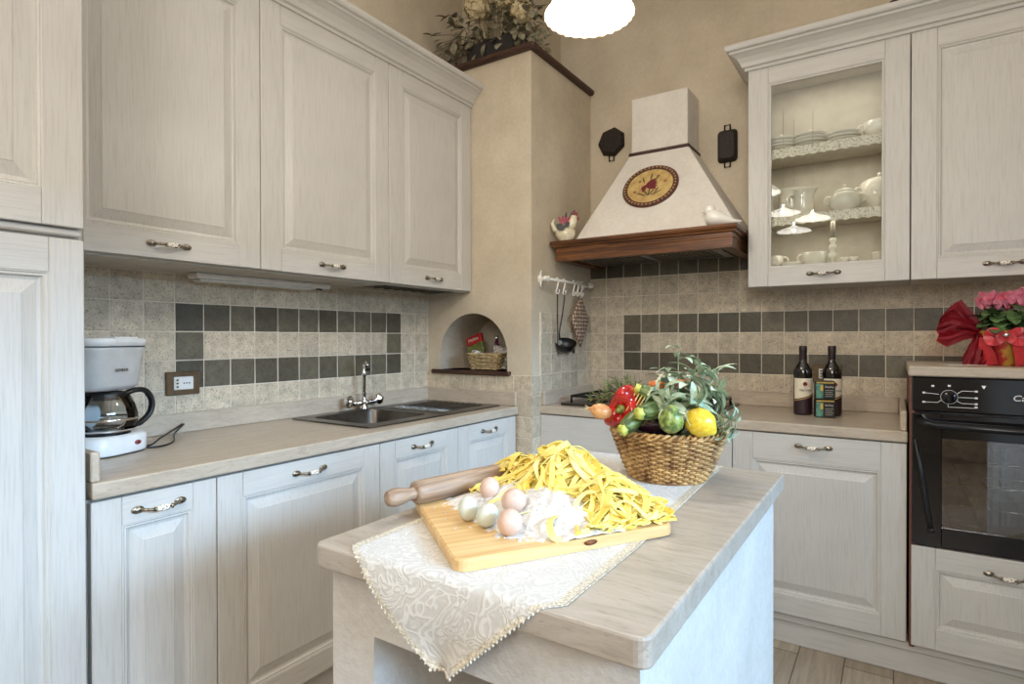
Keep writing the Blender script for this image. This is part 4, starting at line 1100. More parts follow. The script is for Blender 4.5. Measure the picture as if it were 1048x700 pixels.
for i in range(60):
    a = R.uniform(0, 2*PI); rad = .072*math.sqrt(R.random()); c0 = Vector((rad*math.cos(a)*1.1+.012, rad*math.sin(a)*.8, .206+R.uniform(-.016, .026)+.018*max(0, math.cos(a))))
    for k in range(5):
        b_ = a+k*2*PI/5
        m.leaf(c0, (math.cos(b_)*.35, math.sin(b_)*.35, .95), (-math.cos(b_), -math.sin(b_), .3), R.uniform(.034, .046), .026, .5, .15, 0, 4)
m.build('blossoms', pm('cyclamen_pink', S(250, 172, 188), .5, c2=S(236, 118, 148), ns=80), o, recalc=False)
m = MB(); m.ell((.0, -.104, .108), .010, .003, .006); m.build('ribbon_badge', M_CHROME, o)
m = MB(); m.M = T(2.335, -.42, 1.1025) @ rotz(.4); m.cbox(-.06, .06, -.03, .03, .0, .0016, .0005)
tag(m.build('paper_slip', pm('white_paper', S(240, 236, 226), .7)), 'white paper slip lying on the oven top by the cyclamen', 'paper')

# ------------------------------------------------------------------ dried flowers on the column
CT = CZ+.034
o = thing('dried_flowers', 'dried hydrangea arrangement in a dark planter on the column top', 'flower arrangement', (.35, -.50, CT))
m = MB(); m.cbox(-.14, .18, -.085, .085, .0, .14, .012); m.build('planter', pm('dark_planter', S(46, 42, 42), .6), o)
HEADS = ((-.04, -.11, .305, .070), (.225, -.10, .205, .050), (.12, -.10, .300, .042), (.02, -.02, .44, .06))
M_DL = pm('dried_leaf', S(150, 142, 116), .7, c2=S(92, 86, 68), ns=40); m = MB()
for i in range(300):
    x = R.uniform(-.32, .30); b0 = Vector((max(-.13, min(.17, x*.6)), R.uniform(-.09, .06), .13+R.uniform(0, .1)))
    tip = Vector((x, R.uniform(-.16, .08), R.uniform(-.0, .42)*(1-.45*abs(x)/.3)+.02))
    tip.z = max(tip.z, .02)
    d = (tip-b0)
    if i % 5 == 0: m.tube([b0, b0.lerp(tip, .5)+Vector((0, 0, .03)), tip], .0022, 4)
    if any((tip-Vector(h_[:3])).length < h_[3]*1.15 for h_ in HEADS) or (abs(tip.x+.02) < .06 and tip.y < -.09 and tip.z > .24): continue
    m.leaf(tip, (d.x+R.uniform(-.1, .1), d.y+R.uniform(-.1, .1)-.05, d.z*.4+R.uniform(-.2, .1)), (R.uniform(-.4, .4), -.5, 1), R.uniform(.045, .07), R.uniform(.028, .044), .5, .2, 0, 5)
m.build('leaves', M_DL, o, recalc=False)
m = MB()
for (cx, cy, cz, rd) in HEADS:
    for i in range(130):
        u = R.uniform(-1, 1); a = R.uniform(0, 2*PI); rr_ = math.sqrt(1-u*u); nn = Vector((rr_*math.cos(a), rr_*math.sin(a), u)); c0 = Vector((cx, cy, cz))+nn*rd*R.uniform(.85, 1.05)
        e1 = nn.orthogonal().normalized(); e2 = nn.cross(e1); ph = R.uniform(0, 2)
        for k in range(4):
            b_ = ph+k*PI/2; m.leaf(c0, e1*math.cos(b_)+e2*math.sin(b_), nn, .017, .014, -.3, .1, 0, 3)
    m.tube([(cx*.5, cy*.5, .12), (cx, cy, cz)], .003, 5); m.ell((cx, cy, cz), rd*.8, rd*.8, rd*.8, 10, 8)
m.build('flower_heads', pm('dried_petal', S(228, 212, 172), .8, c2=S(190, 168, 126), ns=50), o, recalc=False)

# dark cone on the right cornice
o = thing('pine_cone', 'dark brown pine cone lying on the right cornice', 'pine cone', (2.165, -.28, 2.488))
m = MB(); m.ell((0, 0, .034), .06, .03, .03)
for i in range(90):
    t_ = i/90; a = i*2.4; x = -.06+.12*t_; rr_ = .034*math.sqrt(max(.02, 1-(x/.068)**2))
    y_, z_ = rr_*math.cos(a), rr_*math.sin(a)
    m.leaf((x, y_*.75, .034+z_*.75), (.6, y_*25, z_*25), (-1, 0, 0), .014, .014, .2, .2, 0, 3)
m.build('scales', pm('cone_brown', S(74, 46, 34), .7, c2=S(40, 24, 18), ns=90), o, recalc=False)

# ------------------------------------------------------------------ pendant lamps
M_SHADE2 = emis('glowing_opal_shade', (1, .95, .86, 1), 9)
def pendant(lab, loc, power, rad=.125, ztop=RH, flat=1.0):
    o = thing('pendant_lamp', lab, 'lamp', loc)
    m = MB(); k = rad/.125
    prof = [(.125, 0), (.118, .012), (.100, .030), (.070, .052), (.040, .072), (.026, .090), (.024, .10)]
    def sc_(r, z, a): return (r*(1+(.018*abs(math.sin(a*14)) if z < .005 else 0)), z-(.003*abs(math.sin(a*14)) if z < .005 else 0))
    P2 = [(r*k, z*k*flat) for r, z in prof]
    m.lathe(P2+[(r-.004, z+.001) for r, z in reversed(P2)], 84, fn=sc_, cap0=False, cap1=False); m.build('shade', M_SHADE if flat == 1 else M_SHADE2, o)
    m = MB(); ring = []
    for i in range(168):
        a = 2*PI*i/168; r, z = sc_(.1265*k, -.001, a); ring.append((r*math.cos(a), r*math.sin(a), z))
    m.tube(ring, .0013, 5, closed=True); m.build('shade_rim', M_RIM, o)
    m = MB(); m.lathe([(.024*k, .098*k), (.026*k, .12*k), (.018*k, .15*k), (.006, .16*k)], 16); m.build('socket', pm('brass', S(150, 120, 70), .3, 1), o)
    m = MB(); m.tube([(0, 0, .15*k), (0, 0, ztop-loc[2])], .004, 8); m.build('cord', M_BROWNPL, o)
    m = MB(); m.lathe([(.010, .07*k), (.011, .05*k), (.019, .03*k), (.020, .014), (.014, .0), (.004, -.005)], 18); m.build('bulb', M_BULB, o)
    if flat != 1: return o
    l = bpy.data.lights.new('lamp_light', 'POINT'); l.energy = power; l.color = (1, .94, .85); l.shadow_soft_size = .07
    lo = bpy.data.objects.new('lamp_light', l); COL.objects.link(lo); lo.location = (loc[0], loc[1], loc[2]-.045)
    return o
pendant('white scalloped glass pendant lamp glowing above the island', (1.396, -1.54, 2.130), 14)
pendant('left one of three pendant lamps behind the camera, seen in the glass door', (1.27, -3.35, 2.335), 4, .145, RH, .42)
pendant('right one of three pendant lamps behind the camera, seen in the glass door', (1.50, -3.46, 2.28), 4, .145, RH, .42)
pendant('lowest of three pendant lamps behind the camera, seen in the glass door', (1.31, -3.72, 2.225), 4, .15, RH, .42)

# ------------------------------------------------------------------ island
IX0, IX1, IY0, IY1, IZ = 1.337, 1.905, -2.450, -1.503, .870
o = thing('kitchen_island', 'white rendered island with travertine top in the foreground', 'island', ((IX0+IX1)/2, (IY0+IY1)/2, 0))
ox, oy = (IX0+IX1)/2, (IY0+IY1)/2
m = MB(); m.M = T(-ox, -oy, 0)
m.loft([rr(IX0, IX1, IY0, IY1, .018, .832), rr(IX0, IX1, IY0, IY1, .018, IZ)], True, True, True, 0, False); m.build('top', M_TRAVI, o, bevel=.004)
m = MB(); m.M = T(-ox, -oy, 0)
bx0, bx1, by0, by1 = 1.344, 1.882, -2.415, -1.520; rx0, rx1, rz0, rz1 = 1.441, 1.786, .09, .730
m.box(bx0, rx0, by0, by1, 0, .831); m.box(rx1, bx1, by0, by1, 0, .831); m.box(rx0, rx1, by0, by1, 0, rz0); m.box(rx0, rx1, by0, by1, rz1, .831); m.box(rx0, rx1, by0+.42, by1, rz0, rz1)
m.build('rendered_base', M_ISL, o)

# ---- runner cloth
def damask(name, lace_=False):
    n = NT(name); n.set(Roughness=.55); n.bs.inputs['Sheen Weight'].default_value = .4
    v = n.coords(); f = n.noise(v, 19, 1.2, .5, 2.0)
    w = n.N('ShaderNodeMath'); w.operation = 'SINE'; ml = n.N('ShaderNodeMath'); ml.operation = 'MULTIPLY'; ml.inputs[1].default_value = 40
    n.L(f, ml.inputs[0]); n.L(ml.outputs[0], w.inputs[0])
    a = n.ramp(w.outputs[0], [(.35, S(200, 195, 187)), (.6, S(218, 214, 207))])
    g = n.noise(v, 420, 2)
    n.L(n.mix(1.0, a, n.ramp(g, [(.3, (.90, .89, .87, 1)), (.7, (1, 1, 1, 1))]), 'MULTIPLY'), n.bs.inputs['Base Color'])
    n.bump(w.outputs[0], .30, .0010); return n.m
M_DAM = damask('cream_damask'); M_TRL = pm('lace_trim', S(236, 228, 210), .8, c2=S(170, 158, 136), ns=260, bump=.5)
ZT = IZ+.0014; EY = IY0
def path(s):   # s: 0 at the back end, along the top, over the rounded edge, down
    top = [( -1.515, ZT)]
    L1 = -1.515-(EY+.006)
    if s <= L1: return (-1.515-s, ZT)
    s -= L1; rr_ = .0085; arc = rr_*PI/2
    if s <= arc:
        a = s/rr_; return (EY+.006-rr_*math.sin(a), ZT-rr_*(1-math.cos(a)))
    s -= arc
    return (EY+.006-rr_-.006*min(1, s/.05)-.003*math.sin(s*40), ZT-rr_-s)
L1 = -1.515-(EY+.006); LT = L1+.0133+.112
def bnd(s):
    if s < L1-.015:
        t_ = s/(L1-.015); return 1.385+(1.408-1.385)*t_, 1.757+(1.790-1.757)*min(1, t_*1.35)
    t_ = (s-(L1-.015))/(LT-(L1-.015))
    return 1.408+(1.600-1.408)*t_, 1.790+(1.636-1.790)*t_
o = thing('table_runner', 'cream damask table runner with lace edge hanging over the island front', 'table runner', (0, 0, 0))
NS, NU = 130, 34; ss = [LT*i/NS for i in range(NS+1)]
def cpt(s, u, lift=0):
    xl, xr = bnd(s); y, z = path(s); x = xl+(xr-xl)*u
    if s > L1+.02:
        dp = s-L1; y -= .006*dp/.11*math.sin(u*5.2+dp*20)+.002; y -= lift
    else: z += lift
    return (x, y, z)
m = MB(); rows = [[cpt(s, i/NU) for i in range(NU+1)] for s in ss]
m.loft(rows, False, False, False, 0, True); cl = m.build('cloth', M_DAM, o, recalc=False)
sd = cl.modifiers.new('thick', 'SOLIDIFY'); sd.thickness = .0011; sd.offset = 0
m = MB()
def edge_strip(fn, wv):
    a = [fn(s, 0) for s in ss]; b_ = [fn(s, wv) for s in ss]; m.loft([a, b_], False, False, False, 0, False)
def wid(s): xl, xr = bnd(s); return max(.02, xr-xl)
edge_strip(lambda s, w_: cpt(s, min(.5, (.001+w_)/wid(s)), .0013), .012); edge_strip(lambda s, w_: cpt(s, max(.5, 1-(.001+w_)/wid(s)), .0013), .012)
for sd_ in (0, 1):
    for i in range(0, 200):
        s = LT*i/200; p = cpt(s, sd_, .0008); m.ell((p[0]+(.001 if sd_ else -.001), p[1], max(p[2], 0)), .0016, .0022, .0012 if s < L1 else .0022, 6, 4)
for i in range(9):
    p = cpt(LT, i/8, .0008); m.ell((p[0], p[1], p[2]-.002), .0032, .002, .003, 6, 4)
m.build('lace_trim', M_TRL, o, recalc=False)

# ---- cutting board
ZC = ZT+.0012
BU = Vector((.527, .850, 0)).normalized(); BV = Vector((-.850, .527, 0)); C0 = Vector((1.617, -2.428, ZC)); bang = math.atan2(BU.y, BU.x)
ZBt = .8905; bth = ZBt-ZC
def bp(u, v, z=0): return C0+BU*u+BV*v+Vector((0, 0, z))
o = thing('cutting_board', 'thick pale wooden cutting board lying askew on the runner', 'cutting board', C0, bang)
def rpoly(P, r, z, n=6, inset=0):
    c = Vector((sum(p[0] for p in P)/len(P), sum(p[1] for p in P)/len(P))); out_ = []
    for k in range(len(P)):
        p = Vector(P[k]); a = (Vector(P[k-1])-p).normalized(); b_ = (Vector(P[(k+1) % len(P)])-p).normalized()
        if inset: p = p+(a+b_)*inset
        for q_ in range(n+1):
            t_ = q_/n; out_.append((*((p+a*r)*(1-t_)**2+p*2*t_*(1-t_)+(p+b_*r)*t_*t_), z))
    return out_
BP_ = [(0, 0), (.392, 0), (.392, .355), (.037, .355)]
m = MB(); m.loft([rpoly(BP_, .026, 0), rpoly(BP_, .026, bth-.003), rpoly(BP_, .026, bth, 6, .003)], True, True, True, 0, False); m.build('board', M_BOARD, o)
m = MB(); m.lathe([(.004, 0), (.011, .0006), (.001, .0009)], 14, (.222, -.0010, bth-.006), Matrix.Rotation(PI/2, 4, 'X'), sx=1.1, sy=.40); m.build('knot', pm('wood_knot', S(150, 92, 50), .5, c2=S(110, 60, 30), ns=120), o)

# ---- flour
def heap_f(u, v):
    g = lambda uc, vc, su, sv, h: h*math.exp(-(((u-uc)/su)**2+((v-vc)/sv)**2))
    return max(g(.232, .150, .090, .108, .046), g(.215, .24, .075, .06, .040), g(.15, .265, .055, .06, .018), g(.125, .10, .040, .085, .007))
m = MB(); nu, nv = 110, 130; rows = []
for i in range(nu+1):
    row = []
    for j in range(nv+1):
        u = .05+.24*i/nu; v = -.0+.335*j/nv
        h = heap_f(u, v)-.004; h += .0030*mnoise.noise(Vector((u*60, v*60, 0)))+.0020*mnoise.noise(Vector((u*150, v*150, 3)))+.0012*mnoise.noise(Vector((u*420, v*420, 7)))
        if h < .0: h = -.0025
        row.append(bp(max(.004, u), max(.003, v), bth+h))
    rows.append(row)
m.loft(rows, False, False, False, 0, True)
for i in range(130):
    u = R.gauss(.17, .055); v = R.gauss(.14, .08); h = heap_f(u, v)-.004
    if u < .006 or v < .006 or u > .3 or v > .3: continue
    r_ = R.uniform(.0008, .0022); m.ell(bp(u, v, bth+max(0, h)+r_*.4), r_, r_, r_*.8, 6, 4)
FL = pm('flour_white', S(218, 214, 208), .95, c2=S(206, 201, 194), ns=90, bump=.25, bd=.002, spec=.05)
tag(m.build('flour_heap', FL, recalc=False), 'heap of white flour on the cutting board by the eggs', 'flour', kind='stuff')

# ---- eggs
eggs = [((1.636, -2.318), .0205, .0222, (.2, .1, 1), 1, 'pinkish brown egg lowest in the picture, nearest the camera'),
        ((1.586, -2.308), .0180, .0215, (.45, .35, .8), 0, 'pale greenish egg in the middle of the five, left of the nearest brown egg'),
        ((1.576, -2.214), .0205, .0225, (.7, .5, .3), 1, 'pinkish egg behind the nearest brown egg, rightmost at the back'),
        ((1.537, -2.295), .0172, .0215, (-.15, .15, .95), 0, 'pale greenish egg farthest left on the board'),
        ((1.490, -2.167), .0190, .0215, (.1, .1, .95), 1, 'pinkish egg at the top of the group beside the rolling pin')]
E1 = pm('egg_green_white', S(212, 216, 202), .4, c2=S(200, 205, 190), ns=50, spec=.3); E2 = pm('egg_pink_brown', S(220, 192, 176), .4, c2=S(208, 176, 158), ns=60, spec=.3)
def rayz(x, y, z): # keep point on same sight line but at height z
    d = Vector((x, y, .92))-CAM; t_ = (z-CAM.z)/d.z; return CAM+d*t_
for (xy, r, L, ax, k, lb) in eggs:
    fz = {2: .016, 4: .008}.get(eggs.index((xy, r, L, ax, k, lb)), 0)
    a_ = Vector(ax).normalized().z; p = rayz(xy[0], xy[1], ZBt+math.sqrt((L*a_)**2+(r*r)*(1-a_*a_))+fz)
    o = thing('egg', lb, 'egg', p, 0, 'eggs on the cutting board')
    m = MB(); m.ell((0, 0, 0), r, r, L, 24, 16, frame_to(ax), 0, lambda q_: (1-.07*q_.z if q_.z > 0 else 1))
    m.build('shell', E2 if k else E1, o)

# ---- rolling pin
d_ = Vector((.041, .181, 0)).normalized(); o = thing('rolling_pin', 'brown wooden rolling pin resting on the back edge of the cutting board', 'rolling pin', (1.379, -2.254, ZBt+.0226)); o.rotation_euler = frame_to(d_).to_euler()
m = MB()
m.lathe([(.0175, 0), (.0210, .003), (.0222, .02), (.0225, .15), (.0222, .27), (.0210, .287), (.0175, .29)], 28); m.build('roller', M_PIN, o)
for k in (0, 1):
    m = MB(); m.M = Matrix.Identity(4) if k == 0 else T(0, 0, .29) @ Matrix.Scale(-1, 4, (0, 0, 1))
    m.lathe([(.013, .001), (.0112, -.006), (.0122, -.016), (.0160, -.032), (.0166, -.045), (.0135, -.057), (.004, -.061)], 22); m.build('handle', M_PIN, o)

# ---- tagliatelle
M_PASTA = NT('egg_pasta'); M_PASTA.set(Roughness=.55); M_PASTA.bs.inputs['Subsurface Weight'].default_value = .12
M_PASTA.bs.inputs['Subsurface Radius'].default_value = (.01, .007, .002)
M_PASTA.bs.inputs['Subsurface Scale'].default_value = .5
_t = M_PASTA.attr(); M_PASTA.L(M_PASTA.ramp(_t, [(0, S(236, 206, 92)), (.5, S(244, 222, 118)), (1, S(250, 236, 158))]), M_PASTA.bs.inputs['Base Color'])
M_PASTA = M_PASTA.m
def heap_p(u, v):
    g = lambda uc, vc, su, sv, h: h*math.exp(-(((u-uc)/su)**2+((v-vc)/sv)**2))
    return max(g(.300, .215, .088, .105, .092), g(.33, .10, .075, .062, .056), g(.27, .345, .065, .07, .055), g(.31, .05, .08, .035, .020))
m = MB()
rows = []
for i in range(31):
    rows.append([bp(.18+.20*i/30, .018+.365*j/30, bth-.002+max(0, heap_p(.18+.20*i/30, .018+.365*j/30)*.84-.010)*min(1, 4*(1-abs(i/15-1)))*min(1, 4*(1-abs(j/15-1)))) for j in range(31)])
m.loft(rows, False, False, False, 0, True, .2)
def strand(u, v, a, L, lvl, w=.0102, kink=14, lift=0, turn=1.0):
    n = max(8, int(L/.006)); pts = []; nr = []; cv = R.uniform(-kink, kink); ph = R.uniform(0, 6); bank = R.uniform(-.8, .8); bk = R.uniform(-.06, .06); wv = R.uniform(.001, .006)
    fz = R.uniform(25, 60); zp = None
    for i in range(n):
        s = i/n
        h = heap_p(u, v); z = max(.0028, h*lvl+wv*math.sin(ph+s*L*fz)+lift*math.sin(PI*s))
        pts.append(bp(u, v, bth+z)); bank += bk; nr.append((bank*math.cos(a+1.57+bang), bank*math.sin(a+1.57+bang), 1))
        cv += R.uniform(-10, 10)*turn; cv = max(-45, min(45, cv)); a += cv*.006
        u += math.cos(a)*.006; v += math.sin(a)*.006
        if not (.15 < u < .392 and .012 < v < .40): a += .5; u = min(.40, max(.14, u)); v = min(.41, max(.010, v))
    m.ribbon(pts, nr, w*R.uniform(.75, 1.15), .0015, 0, R.random())
for i in range(235):
    while True:
        u = R.gauss(.295, .055); v = R.gauss(.18, .115)
        if .17 < u < .39 and .012 < v < .40 and heap_p(u, v) > .010: break
    e = .004; gx = heap_p(u+e, v)-heap_p(u-e, v); gy = heap_p(u, v+e)-heap_p(u, v-e)
    a = math.atan2(-gy, -gx)+R.gauss(0, .9) if R.random() < .4 else R.uniform(0, 2*PI)
    strand(u, v, a, R.uniform(.08, .19), R.uniform(.80, 1.12), kink=24, lift=R.choice((0, 0, .004, .010, .016)))
for (u, v, a, L, lift) in ((.30, .25, 2.4, .10, .028), (.27, .27, 1.0, .09, .026), (.35, .07, -.6, .06, .02), (.36, .11, .4, .08, .025), (.23, .34, 2.9, .08, .015), (.28, .19, .5, .1, .02)):
    strand(u, v, a, L, 1.0, lift=lift, kink=40)
for i in range(44):
    strand(R.uniform(.26, .395), R.uniform(.012, .09), R.uniform(0, 6.28), R.uniform(.05, .10), R.uniform(.75, 1.05), kink=24, lift=R.choice((0, .003, .006)))
for (u, v, a, L) in ((.235, .10, -2.7, .075), (.23, .07, -2.4, .06), (.24, .13, -2.8, .06), (.28, .05, -1.9, .045), (.34, .05, -1.0, .045), (.385, .06, -1.0, .05), (.25, .09, -2.2, .07), (.37, .08, -.8, .06)):
    strand(u, v, a, L, 1.0, lift=.003, kink=4, turn=.3)
tag(m.build('tagliatelle', M_PASTA), 'heap of yellow fresh tagliatelle on the cutting board', 'pasta', kind='stuff')

# ------------------------------------------------------------------ wicker basket with vegetables
BC = Vector((1.680, -1.707, ZT+.001)); RB, RT, BH = .088, .129, .116
o = thing('wicker_basket', 'round brown wicker basket of vegetables on the island', 'basket', BC)
def rnd(a, t_): 
    r = RB+(RT-RB)*t_**.9; return (r*math.cos(a), r*math.sin(a)*.92), (math.cos(a), math.sin(a))
m = MB(); weave_basket(m, rnd, 20, 176, .006, BH-.010, .0027, .0050, 44); m.build('weave', M_WICK, o)
m = MB()
for i in range(44):
    a = 2*PI*(i+.0)/44
    m.tube([(*rnd(a, t_)[0], .003+(BH-.004)*t_) for t_ in (0, .25, .5, .75, 1)], .0028, 5)
m.build('stakes', M_WICK, o)
m = MB()
for k in range(2):
    pts = []
    for i in range(180):
        a = 2*PI*i/180; (x, y), nn = rnd(a, 1.02); q_ = a*26+k*PI
        pts.append((x+nn[0]*.005*math.cos(q_), y+nn[1]*.005*math.cos(q_), BH-.004+.005*math.sin(q_)))
    m.tube(pts, .0036, 6, closed=True)
m.build('braided_rim', M_WICK, o)
m = MB(); m.lathe([(RB, 0), (RB+.002, .004), (RB-.002, .008), (.001, .007)], 40, cap1=False, sy=.92); m.build('base', M_WICK, o)
# camera-facing axes for placing the vegetables as the photo shows them
cr = Vector((math.cos(yaw), math.sin(yaw), 0)); cf = Vector((-math.sin(yaw), math.cos(yaw), 0))
def vp(px, py, dep):   # real point at given depth from the viewpoint
    return CAM+cr*((px-524)/f_px*dep)+cf*dep+Vector((0, 0, (346-py)/f_px*dep))
def veg_mat(name, c, c2, scale, ns, rough=.4, lo=.4, hi=.6, coat=.1): return pm(name, c, rough, c2=c2, scale=scale, ns=ns, lo=lo, hi=hi, coat=coat)
M_ZUC = veg_mat('courgette_skin', S(120, 140, 78), S(38, 66, 34), (1, 1, .16), 110)
M_ZUCE = pm('courgette_end', S(214, 214, 112), .5, c2=S(160, 176, 70), ns=60)
def courgette(lab, p0, p1, r, r1=None, grp='courgettes in the wicker basket'):
    p0 = Vector(p0); p1 = Vector(p1); L = (p1-p0).length; o = thing('courgette', lab, 'courgette', p0, 0, grp)
    o.rotation_euler = frame_to(p1-p0).to_euler()
    m = MB(); r1 = r1 or r
    m.lathe([(r*.55, .004), (r*.85, .010), (r, .028), (r, L*.5), (r1, L*.85), (r1*.6, L)], 20, fn=lambda rr_, z, a: (rr_*(1+.05*math.cos(a*6)), z)); m.build('body', M_ZUC, o)
    m = MB(); m.lathe([(r*.60, -.006), (r*.66, 0), (r*.62, .010), (r*.7, .013)], 12, fn=lambda rr_, z, a: (rr_*(1+.12*math.cos(a*6)), z)); m.build('stem_end', M_ZUCE, o); return o
courgette('courgette lowest at the left rim, yellow-green end pointing down to the left', vp(637, 441, 1.285), vp(664, 416, 1.34), .0185)
courgette('courgette in the basket with a yellow tip facing left, under the upper courgette', vp(654, 424, 1.275), vp(700, 413, 1.34), .020)
courgette('thick striped courgette lying highest in the basket, cut end up left', vp(652, 399, 1.35), vp(700, 420, 1.33), .021)
# bell pepper
pc = vp(639, 417, 1.36); o = thing('red_pepper', 'glossy red bell pepper with green stem at the left of the basket', 'pepper', pc)
ax = (CAM-pc).normalized()*.8+Vector((-.25, 0, -.15)); Mx = frame_to(ax, (.45, .2, .9))
m = MB(); m.M = Mx.copy()
prof = [(.001, .028), (.010, .024), (.018, .030), (.030, .038), (.040, .030), (.044, .010), (.042, -.020), (.034, -.040), (.016, -.050), (.001, -.048)]
m.lathe(prof, 36, fn=lambda r, z, a: (r*(1+.14*math.cos(a*3)*min(1, r/.02)), z+.004*math.cos(a*3)), cap0=False, cap1=False, sx=.82, sy=1.15)
m.build('flesh', veg_mat('pepper_red', S(196, 30, 26), S(150, 16, 18), (1, 1, 1), 20, .14, coat=.6), o)
m = MB(); m.M = Mx.copy(); m.lathe([(.012, .026), (.008, .030), (.0045, .033), (.004, .044), (.0055, .047), (.001, .047)], 12); m.build('stem', pm('pepper_stem', S(132, 140, 66), .5), o)
# onion
p = vp(613, 421, 1.35); o = thing('onion', 'small orange-brown onion sticking out over the left basket rim', 'onion', p); o.rotation_euler = frame_to(-cr+Vector((0, 0, .25))).to_euler()
m = MB(); m.lathe([(.001, -.03), (.014, -.026), (.0185, -.008), (.0175, .006), (.011, .015), (.005, .020), (.002, .026)], 22); m.build('bulb', veg_mat('onion_skin', S(222, 164, 108), S(196, 130, 78), (1, 1, .1), 90, .35), o)
m = MB()
for k in range(6): m.tube([(0, 0, .020), (.004*math.cos(k), .004*math.sin(k), .029), (.006*math.cos(k*1.3), .006*math.sin(k*1.3), .034)], .0007, 4)
m.build('roots', pm('onion_root', S(220, 196, 140), .8), o)
# aubergine
p = vp(673, 432, 1.33); o = thing('aubergine', 'dark purple aubergine in the middle of the basket, mostly in shadow', 'aubergine', p); o.rotation_euler = frame_to(cr+Vector((0, 0, -.12))).to_euler()
m = MB(); m.lathe([(.001, -.055), (.020, -.05), (.030, -.02), (.030, .02), (.022, .05), (.012, .06)], 22); m.build('body', veg_mat('aubergine_skin', S(44, 20, 40), S(28, 12, 28), (1, 1, 1), 10, .15, coat=.6), o)
# round green courgette / artichoke-like
p = vp(687, 430, 1.255); o = thing('green_gourd', 'speckled pale green pear-shaped gourd left of the lemon', 'gourd', p)
o.rotation_euler = (.25, .12, 0)
m = MB(); m.lathe([(.001, -.028), (.014, -.0265), (.024, -.016), (.027, -.002), (.023, .012), (.014, .023), (.008, .028), (.006, .033), (.001, .034)], 26, fn=lambda r, z, a: (r*(1+.03*math.cos(a*8)), z)); m.build('body', veg_mat('gourd_skin', S(160, 174, 92), S(84, 108, 52), (1, 1, 1), 75, .35), o)
# lemon
p = vp(717, 433, 1.26); o = thing('lemon', 'bright yellow lemon at the right of the basket', 'lemon', p); o.rotation_euler = frame_to(cr*.8-cf*.3+Vector((0, 0, -.6))).to_euler()
m = MB(); m.lathe([(.001, -.034), (.010, -.0325), (.026, -.021), (.0315, -.002), (.028, .016), (.014, .030), (.007, .036), (.001, .039)], 28); m.build('rind', veg_mat('lemon_rind', S(246, 216, 70), S(232, 192, 46), (1, 1, 1), 130, .35, coat=.2), o)
# carrots behind
for (a, b_, lb) in ((vp(664, 396, 1.45), vp(704, 391, 1.45), 'orange carrot showing behind the sage leaves'), ):
    o = thing('carrot', lb, 'carrot', a); o.rotation_euler = frame_to(b_-a).to_euler(); L = (b_-a).length
    m = MB(); m.lathe([(.006, 0), (.012, .004), (.013, .02), (.010, L*.7), (.003, L)], 16); m.build('root', veg_mat('carrot_orange', S(226, 130, 52), S(206, 104, 36), (1, 1, 1), 40, .4), o)
# bundle of bread sticks (thin pale sticks)
o = thing('breadsticks', 'thin pale sticks between the red pepper and courgettes', 'sticks', vp(646, 428, 1.33))
m = MB(); b0 = vp(646, 428, 1.33)
for k in range(4):
    a = vp(641+k*3.5, 421, 1.318)-b0; b_ = vp(650+k*4.2, 403, 1.335)-b0; m.tube([a, b_], .0016, 6)
m.build('sticks', pm('straw_stick', S(232, 190, 120), .5), o)
# filler leaves inside the basket: green salad
m = MB(); bc = Vector((BC.x, BC.y, BC.z+.085)); 
for i in range(70):
    a = R.uniform(0, 2*PI); r_ = .07*math.sqrt(R.random()); m.leaf(bc+Vector((r_*math.cos(a), r_*math.sin(a)*.9, R.uniform(-.02, .02))), (math.cos(a), math.sin(a), .3), (0, 0, 1), .045, .035, .4, .2, 0, 4)
o = thing('salad_leaves', 'dark green leaves packed in the basket under the vegetables', 'leaves', bc); m.M = None
for i in range(len(m.v)): m.v[i] = m.v[i]-bc
m.build('foliage', pm('salad_green', S(52, 74, 36), .5, c2=S(26, 40, 20), ns=60), o, recalc=False)
# sage
def sage_mat():
    n = NT('sage_leaf'); n.set(Roughness=.75); t_ = n.attr(); g = n.noise(n.coords(), 120, 3)
    a = n.ramp(t_, [(0, S(146, 166, 136)), (.6, S(188, 204, 176)), (1, S(226, 232, 206))])
    n.L(n.mix(1.0, a, n.ramp(g, [(.3, (.8, .82, .8, 1)), (.7, (1.05, 1.05, 1.05, 1))]), 'MULTIPLY'), n.bs.inputs['Base Color']); n.bump(g, .3, .003); return n.m
M_SAGE = sage_mat(); M_SAGES = pm('sage_stem', S(150, 160, 120), .7)
so_ = vp(700, 425, 1.34)
o = thing('sage_bunch', 'grey-green bunch of sage leaves rising from the basket', 'herbs', so_)
ml = MB(); ms = MB()
def sprig(pts, nl, L, W, seed):
    nl = int(nl*1.9)
    rn = random.Random(seed)
    P = [vp(*p_)-so_ for p_ in pts]; Q = []
    for i in range(len(P)-1):
        for k in range(5): Q.append(P[i].lerp(P[i+1], k/5))
    Q.append(P[-1]); ms.tube(Q, [.0022-.0014*i/len(Q) for i in range(len(Q))], 5)
    for i in range(nl):
        t_ = (i+.5)/nl; k = min(len(Q)-2, int(t_*(len(Q)-1))); b_ = Q[k]; d = (Q[k+1]-Q[k]).normalized()
        a = i*2.4+rn.uniform(-.4, .4); e1 = d.orthogonal().normalized(); e2 = d.cross(e1); out_ = e1*math.cos(a)+e2*math.sin(a)
        ml.leaf(b_, d*.55+out_+Vector((0, 0, .1)), d*1.0-out_*.3+Vector((0, 0, .3)), L*1.3*rn.uniform(.7, 1.15)*(1-.3*t_), W*1.2*rn.uniform(.8, 1.15)*(1-.25*t_), rn.uniform(.4, 1.5), .3, 0, 7, rn.random())
sprig([(700, 425, 1.33), (694, 400, 1.35), (694, 380, 1.36), (695, 352, 1.365)], 7, .05, .018, 1)
sprig([(706, 425, 1.34), (704, 398, 1.36), (712, 378, 1.36), (718, 372, 1.36)], 12, .062, .020, 2)
